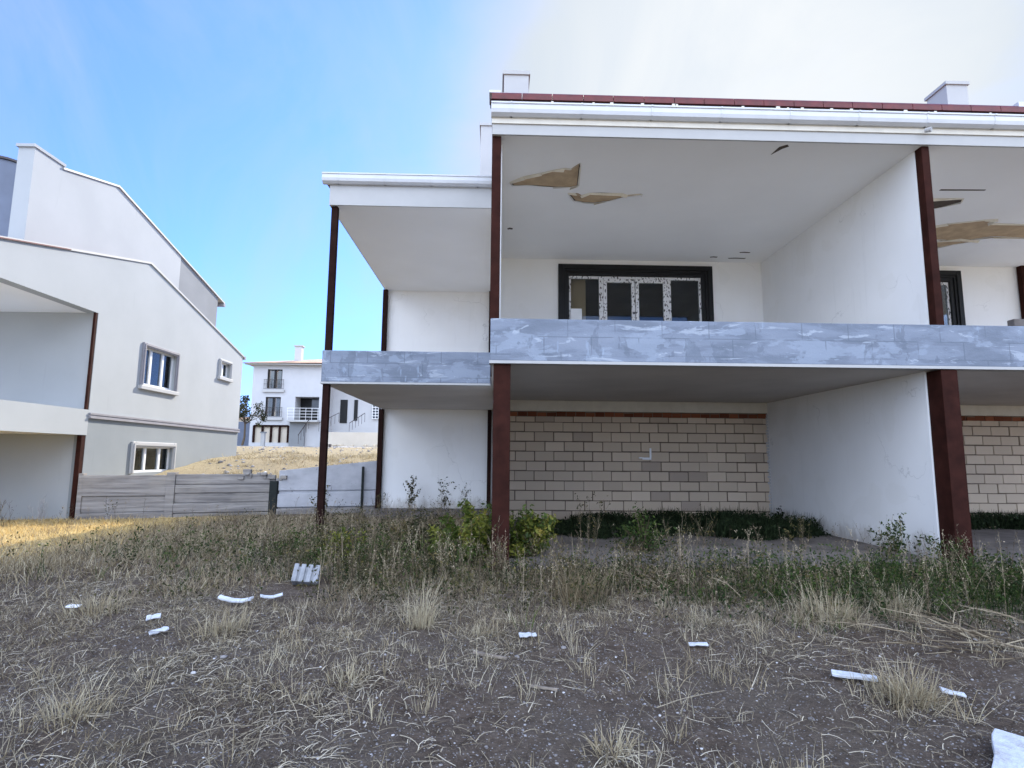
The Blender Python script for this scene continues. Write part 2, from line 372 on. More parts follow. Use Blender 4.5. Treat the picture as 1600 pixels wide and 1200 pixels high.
# fascia, cornice, gutter of the main front
part(MB().box(-.085, 13, YF-.03, YF, ZC-.004, 5.61).box(-.085, -.075, YF, YB+2, ZC+.14, 5.84), 'fascia', 'trimwhite')
part(MB().box(-.09, 13, YF-.05, YF-.03, 5.59, 5.665), 'cornice', 'cornice')
def gutter(x0, x1, y, z0, z1, step):
    pr = [(y, z0), (y-.055, z0), (y-.10, z0+.03), (y-.115, z0+.075), (y-.115, z1-.022), (y-.128, z1-.022), (y-.128, z1), (y, z1)]
    g = MB().prism(pr, 'x', x0, x1)
    o = part(g, 'gutter', 'gutter', row)
    x = x0+.25
    while x < x1:
        part(MB().prism([(p[0]-.006 if p[0] < y else p[0], p[1]) for p in pr], 'x', x, x+.022), 'gutter_bracket', 'gutter', o); x += step
    return o
gutter(-.10, 13, YF-.03, 5.665, 5.83, .92)
gutter(-2.95, -.10, 9.33, 5.80, 5.965, .78)
part(MB().box(-2.84, -.09, 9.33, 9.36, ZC-.004, 5.80).box(-2.84, -2.83, 9.36, 15.2, ZC-.004, 5.84), 'fascia', 'trimwhite')
# small white lamp under the fascia
mbl = MB(); mbl.tube([(5.66, YF-.10, 5.60), (5.70, YF-.16, 5.585)], [.028, .034], 10); part(mbl, 'fascia_lamp', 'trimwhite')
# red roof: rounded eave tiles then the pitched sheet behind
rf = MB()
x = -.10
while x < 7.0:
    w = .405*(.97+.06*random.random()); n = 8
    prof = [(7.10 - .085*math.cos(t*math.pi/n*1.0) - .03, 5.945 + .068*math.sin(t*math.pi/n)) for t in range(0, n+1)]
    prof = [(6.985, 5.89)] + prof[:] + [(7.20, 5.89)]
    rf.prism(prof, 'x', x+.004, x+w-.004); x += w
roof = part(rf, 'eave_tiles', 'redroof')
def gable(x0, x1, yf, zf, yr, zr, yb, zb, t): return MB().prism([(yf, zf), (yr, zr), (yb, zb), (yb, zb-t), (yr, zr-t), (yf, zf-t)], 'x', x0, x1)
part(gable(-.10, 7.0, 7.16, 5.985, 14.2, 7.60, 21, 6.1, .12), 'roof', 'redroof')
part(gable(7.06, 13, 7.25, 5.90, 14.2, 7.50, 21, 6.0, .12), 'roof', 'redroof')
part(MB().box(6.98, 7.06, 7.0, 7.5, 5.85, 6.05), 'roof_end_cap', 'gutter')
part(MB().box(-.13, .02, 7.02, 7.30, 6.0, 6.035), 'roof_end_cap', 'gutter')
part(MB().box(-.115, 7.06, 6.995, 7.12, 5.835, 5.892), 'eave_shade_strip', 'brown_dark')  # dark strip standing in for the shadow gap under the tiles
part(gable(-2.93, -.10, 9.30, 5.955, 16.1, 6.3, 21.8, 5.9, .10), 'roof', 'redroof')
# mortar crumbs along the eave
for i in range(16):
    xx = .3 + 6.4*random.random(); s = .012+.015*random.random()
    part(MB().box(xx, xx+s*2, 6.98, 6.994, 5.851, 5.855+s), 'mortar_crumb', 'cornice')
# firewall, attic and chimneys above the roof
part(MB().box(-.43, .0, 13.0, 14.2, 5.8, 9.17).box(-.46, .03, 12.97, 14.23, 9.17, 9.23), 'firewall', 'rooftop')
part(MB().prism([(13.2,5.8),(13.2,8.5),(16.0,9.1),(20,8.2),(20,5.8)], 'x', .02, 12.8), 'attic', 'rooftop')
ch = part(MB().box(.09, .55, 10.0, 10.5, 6.2, 8.38), 'chimney', 'rooftop'); part(MB().box(.06, .58, 9.97, 10.53, 8.38, 8.45), 'chimney_cap', 'trimwhite', ch)
ch = part(MB().box(8.58, 8.99, 10.0, 10.50, 6.2, 8.42), 'chimney', 'rooftop'); part(MB().box(8.55, 9.02, 9.97, 10.53, 8.42, 8.48), 'chimney_cap', 'trimwhite', ch)
# walls
part(MB().box(-.015, .06, YF+.24, 14.38, .0, ZS).box(-.055, .05, YF+.2, 14.38, 2.58, ZC), 'side_wall', 'partition')
part(MB().box(XR, XR+.24, YF+.27, YB, 0, ZS).box(XR+.02, XR+.22, YF+.15, YB, 2.58, ZC), 'partition_wall', 'partition')
WIN = [(1.36, 4.54, 2.64, 5.28), (6.80, 9.98, 2.64, 5.28)]
part(wall(MB(), 'y', YB, YB+.22, .055, 13, 2.58, ZC, WIN), 'back_wall', 'white')
part(MB().box(-2.80, -.06, 14.40, 14.6, 0, ZS).box(-2.80, -.06, 14.40, 14.6, 2.58, ZC), 'back_wall', 'white')
part(MB().box(-2.80, -2.6, 14.6, 21.5, 0, 5.9).box(-2.6, 13, 21.3, 21.5, 0, 5.9), 'rear_wall', 'white')
part(MB().box(.055, 13, YB-.02, YB+.22, 2.20, ZS), 'lintel', 'cornice', bevel=.01)
# block wall between ground slab and lintel
def blocks(x0, x1):
    mm = MB().box(x0, x1, YB+.012, YB+.2, 0, 2.20); part(mm, 'mortar_bed', 'mortar')
    bb = MB(); row_h = .198; r = 0; z = .0
    while z < 2.06:
        zz = min(z+row_h-.016, 2.09)
        x = x0 - (.2 if r % 2 else .02) - .05*random.random()
        while x < x1:
            a, c = max(x, x0+.005), min(x+.395-.016, x1-.01)
            if c - a > .03:
                dy = random.uniform(-.006, .006); t = min(1, max(0, random.gauss(.55, .22)))
                if random.random() < .025: t = .02
                j = lambda: random.uniform(-.005, .005)
                bb.box(a+j(), c+j(), YB-.006+dy, YB+.1, z+.004+j(), zz+j(), t)
            x += .395
        z += row_h; r += 1
    part(bb, 'block_wall', 'block', bevel=.004)
    br = MB(); x = x0
    while x < x1-.02:
        br.box(x+.004, min(x+.19, x1-.02), YB+random.uniform(-.008,.012), YB+.1, 2.09+.012*random.random(), 2.165+.03*random.random(), random.random()); x += .20
    part(br, 'brick_course', 'redbrick')
blocks(.06, XR); blocks(XR+.24, 13)
# ragged mortar edge at the right end of the block wall, white mortar mark in it
mb = MB()
for k in range(34):
    z = .05+k*.063; mb.box(XR-.03-.03*random.random(), XR-.002, YB-.02, YB-.006, z, z+.05)
part(mb, 'mortar_edge', 'trimwhite')
mb = MB().box(3.02, 3.20, YB-.03, YB-.0, 1.225, 1.27).box(3.17, 3.205, YB-.026, YB, 1.27, 1.46).box(2.95, 3.04, YB-.024, YB, 1.25, 1.275)
part(mb, 'mortar_mark', 'paper')

# balcony windows: black moulded trim, film-wrapped profiles, four lights
def big_window(x0, x1, z0, z1):
    t = MB()
    for k, (w0, w1, dep) in enumerate(((-.06, .04, .05), (.04, .09, .025), (.09, .17, .0))):
        ya, yb = YB-dep, YB+.10
        t.box(x0+w0, x0+w1, ya, yb, z0, z1-w0)
        t.box(x1-w1, x1-w0, ya, yb, z0, z1-w0)
        t.box(x0+w1, x1-w1, ya, yb, z1-w1, z1-w0)
    win = part(t, 'window', 'black', bevel=.006)
    X0, X1, Z1 = x0+.165, x1-.165, z1-.175
    L = X1-X0; f = MB(); yy = YB+.05
    f.box(X0, X1, yy, yy+.07, Z1-.055, Z1); f.box(X0, X1, yy, yy+.07, z0, z0+.06)
    c = [X0+L*.245, X0+L*.5, X0+L*.755]
    f.box(X0, X0+.05, yy, yy+.07, z0+.06, Z1-.055); f.box(X1-.05, X1, yy, yy+.07, z0+.06, Z1-.055)
    f.box(c[0]-.045, c[0]+.045, yy, yy+.07, z0+.06, Z1-.055); f.box(c[2]-.045, c[2]+.045, yy, yy+.07, z0+.06, Z1-.055)
    part(f, 'frame', 'film', win)
    for a, b2 in ((c[0]+.05, c[1]-.008), (c[1]+.008, c[2]-.05)):   # the two sashes
        s = MB(); s.box(a, a+.07, yy-.012, yy+.06, z0+.07, Z1-.06); s.box(b2-.07, b2, yy-.012, yy+.06, z0+.07, Z1-.06)
        s.box(a+.07, b2-.07, yy-.012, yy+.06, Z1-.13, Z1-.06); s.box(a+.07, b2-.07, yy-.012, yy+.06, z0+.07, z0+.14)
        part(s, 'sash', 'film', win)
        part(MB().box(a+.07, b2-.07, yy+.02, yy+.028, z0+.14, Z1-.13), 'pane', 'glass', win)
    part(MB().box(X0+.05, c[0]-.045, yy+.02, yy+.028, z0+.06, Z1-.055), 'pane', 'glass', win)
    part(MB().box(c[2]+.045, X1-.05, yy+.02, yy+.028, z0+.06, Z1-.055), 'pane', 'glass', win)
for w in WIN: big_window(*w)
# rooms behind the windows
def room(x0, x1):
    mb = MB(); y0, y1 = YB+.22, 16.5
    mb.box(x0, x0+.1, y0, y1, 2.6, 5.4).box(x1-.1, x1, y0, y1, 2.6, 5.4).box(x0, x1, y1, y1+.1, 2.6, 5.4).box(x0, x1, y0, y1, 2.55, 2.6).box(x0, x1, y0, y1, 5.4, 5.445)
    part(mb, 'interior', 'interior')
room(.3, 5.5); room(6.0, 12.5)
part(MB().box(1.52, 1.93, 12.13, 12.2, 4.2, 5.2).box(1.52, 1.94, 12.10, 12.22, 3.98, 4.2), 'lit_wall_panel', 'lit_tan')  # stands for the lit room wall, set close behind the glass
part(MB().box(1.56, 1.80, YB+.01, YB+.03, 3.9, 4.38), 'protective_sheet', 'paper')
# columns: broad below, slim above
def column(x0, x1, y0, y1, z0, z1, mat='brown'): part(MB().box(x0, x1, y0, y1, z0, z1), 'column', mat, bevel=.006)
column(-.03, .185, YF+.03, YF+.22, -.25, ZS-.01); column(-.085, .035, YF+.02, YF+.14, ZP-.02, ZC)
column(XR+.02, XR+.235, YF+.01, YF+.265, -.25, ZS-.01); column(XR+.025, XR+.13, YF+.02, YF+.145, ZP-.02, ZC)
column(-2.815, -2.71, 9.385, 9.49, -.25, ZS-.01, 'brown_dark'); column(-2.815, -2.71, 9.385, 9.49, 2.95, ZC, 'brown_dark')
column(-2.88, -2.765, 14.27, 14.385, -.2, ZS-.01, 'brown_dark'); column(-2.88, -2.765, 14.27, 14.385, 2.58, ZC, 'brown_dark')
column(-.19, -.095, 14.27, 14.385, -.2, ZS-.01, 'brown_dark'); column(-.19, -.095, 14.27, 14.385, 2.58, ZC, 'brown_dark')
column(11.30, 11.42, YB-.14, YB-.02, 2.58, ZC)
# peeled patches on the ceilings
def patch(pts, mat='peeled', lip=True, z=ZC):
    pp = MB().prism(pts, 'z', z-.006, z+.002); o = part(pp, 'peeled_patch', mat)
    if lip:
        cx0 = sum(p[0] for p in pts)/len(pts); cy0 = sum(p[1] for p in pts)/len(pts)
        def grow_(p, k):
            dx, dy = p[0]-cx0, p[1]-cy0; dd = math.hypot(dx, dy)+1e-6; return (p[0]+dx/dd*k, p[1]+dy/dd*k)
        fine_ = []
        for i in range(len(pts)):
            p, q = pts[i], pts[(i+1) % len(pts)]
            for t in (0, .34, .67): fine_.append(grow_((p[0]+(q[0]-p[0])*t, p[1]+(q[1]-p[1])*t), .012+.02*random.random()))
        part(MB().prism(fine_, 'z', z-.003, z+.002), 'shadow_rim', 'peeldark', o)  # shadow line of the torn plaster, put in as a dark rim
    if lip:
        l = MB(); n = len(pts); cx_ = sum(p[0] for p in pts)/n; cy_ = sum(p[1] for p in pts)/n
        for i in range(n):
            p, q = pts[i], pts[(i+1) % n]
            def outw(p, k): 
                dx, dy = p[0]-cx_, p[1]-cy_; dd = math.hypot(dx, dy)+1e-6; return (p[0]+dx/dd*k, p[1]+dy/dd*k)
            a0, b0 = outw(p, .012), outw(q, .012); a1, b1 = outw(p, .045), outw(q, .045)
            za, zb_ = z-.012-.05*random.random()**2, z-.012-.05*random.random()**2
            l.add([(*a0, za), (*b0, zb_), (*b1, z-.004), (*a1, z-.004)], [(0,1,2,3)])
        part(l, 'torn_edge', 'lip', o)
patch([(.21,8.38),(.42,8.20),(.66,8.11),(.80,8.02),(.95,7.95),(1.05,7.96),(1.16,7.79),(1.22,8.44),(1.10,8.50),(.85,8.50),(.55,8.46),(.25,8.48)])
patch([(1.15,8.73),(1.28,8.72),(1.36,8.80),(1.50,8.71),(1.95,8.70),(2.05,8.75),(2.27,8.70),(2.28,8.72),(2.04,8.80),(1.80,8.95),(1.60,9.03),(1.42,9.02),(1.28,8.97)])
patch([(3.80,7.22),(3.88,7.16),(3.92,7.20),(3.86,7.26),(3.78,7.42)], 'peeldark', False)
for (x, y, w, h) in ((4.45,11.50,.16,.06),(4.85,11.55,.38,.05),(4.95,11.20,.22,.05),(.18,10.2,.10,.08)):
    patch([(x,y),(x+w*.4,y-h*.5),(x+w,y-h*.2),(x+w*.95,y+h*.5),(x+w*.4,y+h*.35),(x+w*.1,y+h*.6)], 'peeldark', False)
patch([(7.75,9.80),(8.05,9.60),(8.55,9.42),(8.75,9.38),(8.72,9.55),(9.4,9.58),(10.6,9.55),(10.8,10.1),(9.9,10.15),(9.3,10.10),(8.9,10.35),(8.3,10.30)])
patch([(7.02,8.66),(7.48,8.64),(7.54,8.75),(7.30,9.0),(7.48,9.25),(7.05,8.86)], 'peeldark')
patch([(8.45,10.45),(8.8,10.30),(9.2,10.35),(8.9,10.55),(8.7,10.75),(8.5,10.70)])
patch([(6.9,8.32),(7.6,8.30),(7.6,8.33),(6.9,8.36)], 'peeldark', False)

# ------------------------------------------------------------------ villa on the left
villa = empty('villa', (-8.83, 12.75, -.15), 'white villa at the left with grey ground floor, cornice band and gabled roof', 'house')
XA, YA = -8.83, 12.75
def vp(mb, name, mat, parent=villa, bevel=0): return mb.build(name, M[mat], parent, bevel)
def roofz(y): return 6.06 - .237*(14.43-y) if y < 14.43 else 6.06 - .25*(y-14.43)
HUP = [(14.50, 15.98, 2.98, 3.96), (18.47, 19.18, 3.76, 4.24)]; HLO = [(14.42, 16.16, .80, 1.46)]
vp(wall(MB(), 'x', XA, XA-.25, YA, 20.1, 2.02, 4.35, HUP), 'side_wall', 'houseA')
vp(wall(MB(), 'x', XA-.004, XA-.25, YA+.0, 20.1, -.4, 2.02, HLO), 'ground_floor_wall', 'houseAgrey')
vp(MB().prism([(7.75, 4.35), (7.75, roofz(7.75)), (14.43, roofz(14.43)), (20.1, roofz(20.1)), (20.1, 4.35)], 'x', XA, XA-.25), 'gable_wall', 'houseA')
mld = MB()
for (dz0, dz1, o) in ((2.10, 2.14, .05), (2.06, 2.10, .035), (2.02, 2.06, .06)): mld.box(XA, XA+o, YA, 20.12, dz0, dz1)
vp(mld, 'cornice_band', 'mould')
vp(MB().box(-17, XA-.25, YA, YA+.2, -.4, 1.66).box(-17, XA-.25, YA, YA+.2, 1.82, 4.35), 'front_wall', 'houseA')
vp(MB().box(-17, XA-.14, 7.90, YA, 1.66, 1.80).box(-17, XA-.26, 7.76, YA+.2, 4.352, 4.47), 'balcony_slab', 'ceil')
vp(MB().prism([(-17, 7.75), (XA+.01, 7.75), (XA+.01, YA-.0), (XA-.13, YA-.0), (XA-.13, 7.89), (-17, 7.89)], 'z', 1.65, 2.20), 'balcony_parapet', 'houseA')
vp(MB().box(-17, XA-.25, 19.9, 20.1, 0, 4.35), 'rear_wall', 'houseA')
# coping along the roof edge, with the roof behind it
def coping(y0, y1, x0, x1, dz, t):
    k = 12; top = [(y0+(y1-y0)*i/k) for i in range(k+1)]
    if y0 < 14.43 < y1: top = sorted(top+[14.43])
    pr = [(y, roofz(y)+dz+t) for y in top] + [(y, roofz(y)+dz) for y in reversed(top)]
    return MB().prism(pr, 'x', x0, x1)
vp(coping(7.65, 20.25, XA+.035, XA-.20, .0, .05), 'roof_coping', 'trimwhite')
vp(coping(7.65, 20.2, XA-.20, -10.70, -.03, .04), 'roof', 'redroof')
vp(MB().box(XA+.04, -10.6, 20.14, 20.26, 4.57, 4.68), 'eave_gutter', 'mould')
vp(coping(9.2, 11.7, XA+.05, XA+.035, .005, .02), 'coping_flashing', 'redroof')
def vcol(y0, y1, z0, z1): vp(MB().box(XA-(.055 if z0 > 0 else .10), XA-.005, y0, y1, z0, z1), 'column', 'brown', bevel=.006)
vcol(YA-.13, YA-.006, -.4, 1.65); vcol(YA-.08, YA-.006, 2.19, 4.35); vcol(7.9, 8.03, -.4, 1.65); vcol(7.9, 8.0, 2.19, 4.35)
# upper storey set back at the left
XU = -10.63
vp(MB().box(XU-.37, XU, 12.75, 13.62, 5.4, 8.22).prism([(12.70,8.22),(13.67,8.22),(13.67,8.29),(12.70,8.29)], 'x', XU-.40, XU+.03), 'firewall', 'houseA')
def uz(y): return 8.14 + (y-13.62)*.262 if y < 15.63 else 8.667-(y-15.63)*.240
vp(MB().prism([(13.62,5.3),(13.62,uz(13.62)),(15.63,uz(15.63)),(19.02,uz(19.02)),(19.02,5.0)], 'x', XU-.005, XU-.25), 'upper_gable_wall', 'houseA')
vp(MB().prism([(19.02,4.6),(19.02,uz(19.02)),(21.75,uz(21.75)),(21.75,4.6)], 'x', XU-.02, XU-.25), 'rear_gable_wall', 'greypanel')
cop = MB(); ysu = [13.60, 15.63, 22.2]
cop.prism([(y, uz(y)+.05) for y in ysu]+[(y, uz(y)) for y in reversed(ysu)], 'x', XU+.04, XU-.3); vp(cop, 'roof_coping', 'trimwhite')
cop = MB(); cop.prism([(y, uz(y)+.03) for y in ysu]+[(y, uz(y)-.08) for y in reversed(ysu)], 'x', XU-.3, -17); vp(cop, 'roof', 'redroof')
vp(MB().box(XU+.05, -17, 22.1, 22.24, 6.98, 7.09), 'eave_gutter', 'mould')
vp(MB().prism([(-10.96,5.5),(-10.96,7.86),(-11.35,7.99),(-17,9.2),(-17,5.5)], 'y', 12.96, 13.3), 'attic_front', 'slate')
vp(MB().prism([(-10.92,7.86),(-11.35,8.0),(-17,9.2),(-17,9.26),(-11.35,8.05),(-10.92,7.91)], 'y', 12.90, 13.3), 'attic_trim', 'rust')

def side_window(y0, y1, z0, z1, surr, sill, lights, trim='trimwhite', mullrows=None):
    t = MB(); o = XA
    t.box(o-.002, o+.05, y0-surr, y0+.03, z0-.02, z1+surr); t.box(o-.002, o+.05, y1-.03, y1+surr, z0-.02, z1+surr)
    t.box(o-.002, o+.05, y0+.03, y1-.03, z1-.03, z1+surr)
    w = vp(t, 'window', trim, bevel=.012)
    ins = MB(); ins.box(o+.05, o+.07, y0-surr*.55, y0-.01, z0, z1+surr*.55); ins.box(o+.05, o+.07, y1+.01, y1+surr*.55, z0, z1+surr*.55); ins.box(o+.05, o+.07, y0-.01, y1+.01, z1+.01, z1+surr*.55)
    vp(ins, 'surround', trim, w)
    if sill: vp(MB().box(o-.002, o+.09, y0-surr-.04, y1+surr+.04, z0-.12, z0-.02), 'sill', 'trimwhite', w, .01)
    f = MB(); a = o-.13; fw = .055
    f.box(a, a+.05, y0, y1, z0, z0+fw); f.box(a, a+.05, y0, y1, z1-fw, z1); f.box(a, a+.05, y0, y0+fw, z0+fw, z1-fw); f.box(a, a+.05, y1-fw, y1, z0+fw, z1-fw)
    for q in lights: f.box(a-.002, a+.058, y0+(y1-y0)*q-.04, y0+(y1-y0)*q+.04, z0+fw, z1-fw)
    vp(f, 'frame', 'pvc', w)
    vp(MB().box(a+.015, a+.022, y0+fw, y1-fw, z0+fw, z1-fw), 'pane', 'glass', w)
    cur = MB()
    for k in range(9):
        if k in (4,): continue
        yy = y0+(y1-y0)*(k+.5)/9; cur.box(a-.16, a-.15, yy-(y1-y0)*.045, yy+(y1-y0)*.045, z0, z1, random.random())
    vp(cur, 'curtain', 'cornice' , w)
    vp(MB().box(XA-1.8, XA-1.75, y0-.4, y1+.4, z0-.3, z1+.2), 'room_back', 'interior', w)
side_window(*HUP[0], .08, True, (.30, .66), 'mould'); side_window(*HUP[1], .07, True, (.5,), 'trimwhite'); side_window(*HLO[0], .10, False, (.36, .72))

# ------------------------------------------------------------------ concrete fence between the two houses
fen = empty('concrete_fence', (-6.9, float(fence_y(-6.9)), -.1), 'low brown grey fence of board marked concrete panels beside the villa', 'fence')
def fpt(x, off=0): return (x, float(fence_y(x))+off)
def fpanel(x0, x1, zt0, zt1, zb, mat, name, parent, th=.07, off=0):
    a, b2 = fpt(x0, off), fpt(x1, off)
    v = [(*a, zb), (*b2, zb), (b2[0], b2[1]+th, zb), (a[0], a[1]+th, zb), (*a, zt0), (*b2, zt1), (b2[0], b2[1]+th, zt1), (a[0], a[1]+th, zt0)]
    return MB().add(v, [(3,2,1,0),(4,5,6,7),(0,1,5,4),(1,2,6,5),(2,3,7,6),(3,0,4,7)]).build(name, M[mat], parent, .008)
def planks(x0, x1, zs_, parent):
    for i in range(len(zs_)-1):
        fpanel(x0, x1, zs_[i+1]-.022, zs_[i+1]-.022, zs_[i], 'boardconc', 'panel', parent, off=random.uniform(-.03, .02))
planks(-8.72, -7.22, [-.25, .02, .36, .82], fen); planks(-7.06, -5.20, [-.25, -.02, .20, .41, .60, .84], fen)
fpanel(-8.75, -5.1, .76, .78, -.25, 'boardconc', 'core', fen, .05, .04)
fpanel(-7.22, -7.06, .86, .86, -.3, 'boardconc', 'post', fen, .14, -.03)
fpanel(-8.80, -8.72, .84, .84, -.3, 'boardconc', 'post', fen, .12, -.02)
fpanel(-5.20, -5.04, .66, .66, -.3, 'blackpaint', 'post', fen, .14, -.03)
# broken coping at the right end of the panels
for i in range(14):
    x = -5.9+.95*random.random(); a = fpt(x, random.uniform(-.04, .05)); s = .04+.06*random.random(); z = .66+random.random()*.18
    MB().box(a[0], a[0]+s*1.8, a[1], a[1]+s, z, z+s).build('rubble_piece', M['boardconc'], fen, .01)
ret = empty('retaining_wall', (-4.0, float(fence_y(-4.0)), -.1), 'pale bluish concrete retaining wall rising towards the white house', 'wall')
fpanel(-5.03, -2.90, .36, .42, .06, 'paleconc', 'middle_course', ret, .12)
fpanel(-5.03, -2.90, .03, .03, -.25, 'boardconc', 'foot', ret, .12, -.03)
fpanel(-3.22, -3.17, 1.0, 1.0, -.2, 'blackpaint', 'drain_pipe', ret, .05, -.06)
fpanel(-5.03, -2.90, .80, 1.0, -.25, 'paleconc', 'core', ret, .08, .08)
fpanel(-5.03, -2.90, .90, 1.14, .44, 'paleconc', 'upper_course', ret, .12, .03)

# ------------------------------------------------------------------ far house
far = empty('far_house', (-19, 55, 2.0), 'far white three storey house with clay tile roof, chimney and balcony railings', 'house')
def fp(mb, name, mat, parent=far, bevel=0): return mb.build(name, M[mat], parent, bevel)
YH = 55
HB = [(-21.75,-20.35,7.55,9.40),(-21.78,-20.36,4.90,6.75),(-22.7,-19.5,2.45,4.05),(-19.0,-16.75,4.55,6.80)]
fp(wall(MB(), 'y', YH, YH+.4, -23.1, -16.3, 1.6, 9.85, HB), 'wall', 'houseB')
fp(MB().box(-23.1, -22.8, YH+.4, 66, 1.6, 9.85), 'side_wall', 'houseB')
fp(MB().box(-16.3, -8.0, YH+2.0, YH+2.4, 1.6, 9.7).box(-16.3, -16.0, YH, YH+2, 1.6, 9.85), 'wing_wall', 'houseB')
rfb = MB(); rfb.add([(-23.9,54.2,9.9),(-8,54.2,10.05),(-8,66,10.0),(-23.9,66,9.9),(-17.5,60,11.3),(-8,60,11.6)], [(0,1,5,4),(1,2,5),(2,3,4,5),(3,0,4),(0,3,2,1)]); fp(rfb, 'roof', 'claytile')
fp(MB().box(-23.7, -8, 54.4, 55.0, 9.78, 9.9), 'eave', 'trimwhite')
chf = fp(MB().box(-19.65, -19.0, 56, 56.6, 10, 11.85), 'chimney', 'houseB'); fp(MB().box(-19.75, -18.9, 55.9, 56.7, 11.85, 11.95), 'chimney_cap', 'trimwhite', chf)
def bars(mb, x0, x1, y, z0, z1, n, rails=(0, 1), r=.025):
    for k in range(n+1):
        x = x0+(x1-x0)*k/n; mb.box(x-r*.7, x+r*.7, y-r, y+r, z0, z1)
    for q in rails:
        z = z0+(z1-z0)*q; mb.box(x0-.05, x1+.05, y-r*1.5, y+r*1.5, z-r, z+r)
for (x0, x1, z0, z1) in HB[:2]:
    w = MB(); w.box(x0, x0+.1, YH+.1, YH+.2, z0, z1).box(x1-.1, x1, YH+.1, YH+.2, z0, z1).box((x0+x1)/2-.09, (x0+x1)/2+.09, YH+.1, YH+.2, z0, z1).box(x0, x1, YH+.1, YH+.2, z1-.1, z1)
    wo = fp(w, 'window', 'black'); fp(MB().box(x0, x1, YH+.22, YH+.26, z0, z1), 'pane', 'glass', wo)
    fp(MB().box(x0+.15, (x0+x1)/2-.15, YH+.5, YH+.52, z0, z1).box((x0+x1)/2+.15, x1-.1, YH+.5, YH+.52, z0, z1), 'curtain', 'trimwhite', wo)
    g = MB(); bars(g, x0-.2, x1+.2, YH-.15, z0, z0+.85, 10, (0, .5, 1), .014); fp(g, 'railing', 'rust', wo)
    fp(MB().box(x0-.3, x1+.3, YH-.2, YH+.0, z0-.35, z0-.1), 'sill', 'trimwhite', wo)
x0, x1, z0, z1 = HB[2]
w = MB(); w.box(x0, x1, YH-.05, YH+.1, z1-.12, z1+.05)
for k in range(5): xx = x0+(x1-x0)*k/4; w.box(xx-.09, xx+.09, YH-.05, YH+.1, z0, z1)
wo = fp(w, 'garage_window', 'brown_dark'); fp(MB().box(x0, x1, YH+.15, YH+.2, z0, z1), 'pane', 'beige', wo)
x0, x1, z0, z1 = HB[3]
bo = fp(MB().box(x0, x1, YH+1.6, YH+1.7, z0, z1), 'balcony_door', 'black'); fp(MB().box(-17.9, -16.9, YH+1.5, YH+1.58, z0+1.1, z1-.1), 'pane', 'darkglass_far', bo)
fp(MB().box(x0-.4, x1+.2, YH-.9, YH+1.6, z0-.18, z0), 'balcony_floor', 'trimwhite')
fp(MB().box(x0-.3, x1+.3, YH+1.72, YH+1.9, z0-.3, z1+.3).box(x0-.3, x0-.05, YH+.41, YH+1.7, z0-.3, z1+.3).box(x1+.05, x1+.3, YH+.41, YH+1.7, z0-.3, z1+.3).box(x0-.04, x1+.04, YH+.41, YH+1.7, z1+.02, z1+.3), 'balcony_recess', 'houseB')
g = MB(); bars(g, x0-.35, x1+.2, YH-.85, z0, z0+1.1, 5, (.25,.5,.75,1), .017); fp(g, 'balcony_railing', 'pvc')
fp(MB().box(-19.3, -17.9, YH-.25, YH-.02, 2.0, 4.35), 'grey_door', 'greypanel')
g = MB(); 
for k in range(5): g.tube([(-18.0+k*.22, 53.5, 2.3+k*.35), (-18.0+k*.22, 53.5, 3.2+k*.35)], .02, 4)
g.tube([(-18.05, 53.5, 3.1), (-17.0, 53.5, 4.75)], .04, 5); fp(g, 'stair_railing', 'rust')
for (xa, xb, za, zb) in ((-15.25,-14.55,4.45,6.75),(-13.9,-13.55,4.7,6.75)):
    fp(MB().box(xa, xb, YH+1.93, YH+1.99, za, zb), 'door', 'black')
wo = fp(MB().box(-12.05, -10.6, YH+1.92, YH+1.99, 4.9, 6.3), 'window', 'darkglass_far'); g = MB(); bars(g, -12.05, -10.6, YH+1.8, 4.9, 6.3, 5, (0,.2,.4,.6,.8,1), .03); fp(g, 'grille', 'pvc', wo)
for s, xx in ((1, -16.4), (-1, -13.6)):
    g = MB()
    for k in range(6):
        q = k/5; x = xx + (s*1.8*q if s > 0 else 1.4*q - 1.4*0); zb = 3.5+q*.9
        g.tube([(x, 54.2, zb), (x, 54.2, zb+.85)], .018, 4)
    x1e = xx + (1.8 if s > 0 else 1.4); g.tube([(xx, 54.2, 4.3), (x1e, 54.2, 5.25)], .03, 5); fp(g, 'stair_railing', 'rust')
bw = empty('garden_wall', (-12, 52.5, 1.8), 'beige garden wall on a rubble base in front of the far house', 'wall')
MB().box(-15.7, -8, 52.5, 52.8, 2.1, 3.38).build('wall_face', M['beige'], bw, .02)
st = MB()
for k in range(60):
    x = -15.7+7.6*random.random(); s = .12+.16*random.random(); z = 1.75+random.random()*.4; st.box(x, x+s*1.4, 52.3-.1*random.random(), 52.6, z, z+s)
st.build('rubble_base', M['stonebase'], bw, .04)
gp = empty('gate_pillar', (-19.9, 52, 2.0), 'small white gate pillar in front of the far garage window', 'pillar')
MB().box(-20.02, -19.72, 50, 50.3, 1.85, 3.15).build('shaft', M['trimwhite'], gp); MB().box(-20.08, -19.66, 49.94, 50.36, 3.15, 3.25).build('cap', M['greypanel'], gp)
lg = empty('garage_block', (-25.5, 57, 2.0), 'blue grey garage block beside the far house at its left', 'building')
MB().box(-27.5, -23.15, 57, 62, 1.6, 4.75).build('wall', M['stonebase'], lg); MB().box(-25.1, -23.3, 56.9, 56.98, 1.9, 4.5).build('door', M['slate'], lg); MB().box(-27.6, -23.12, 56.8, 62, 4.75, 4.95).build('roof', M['claytile'], lg)
cr = []
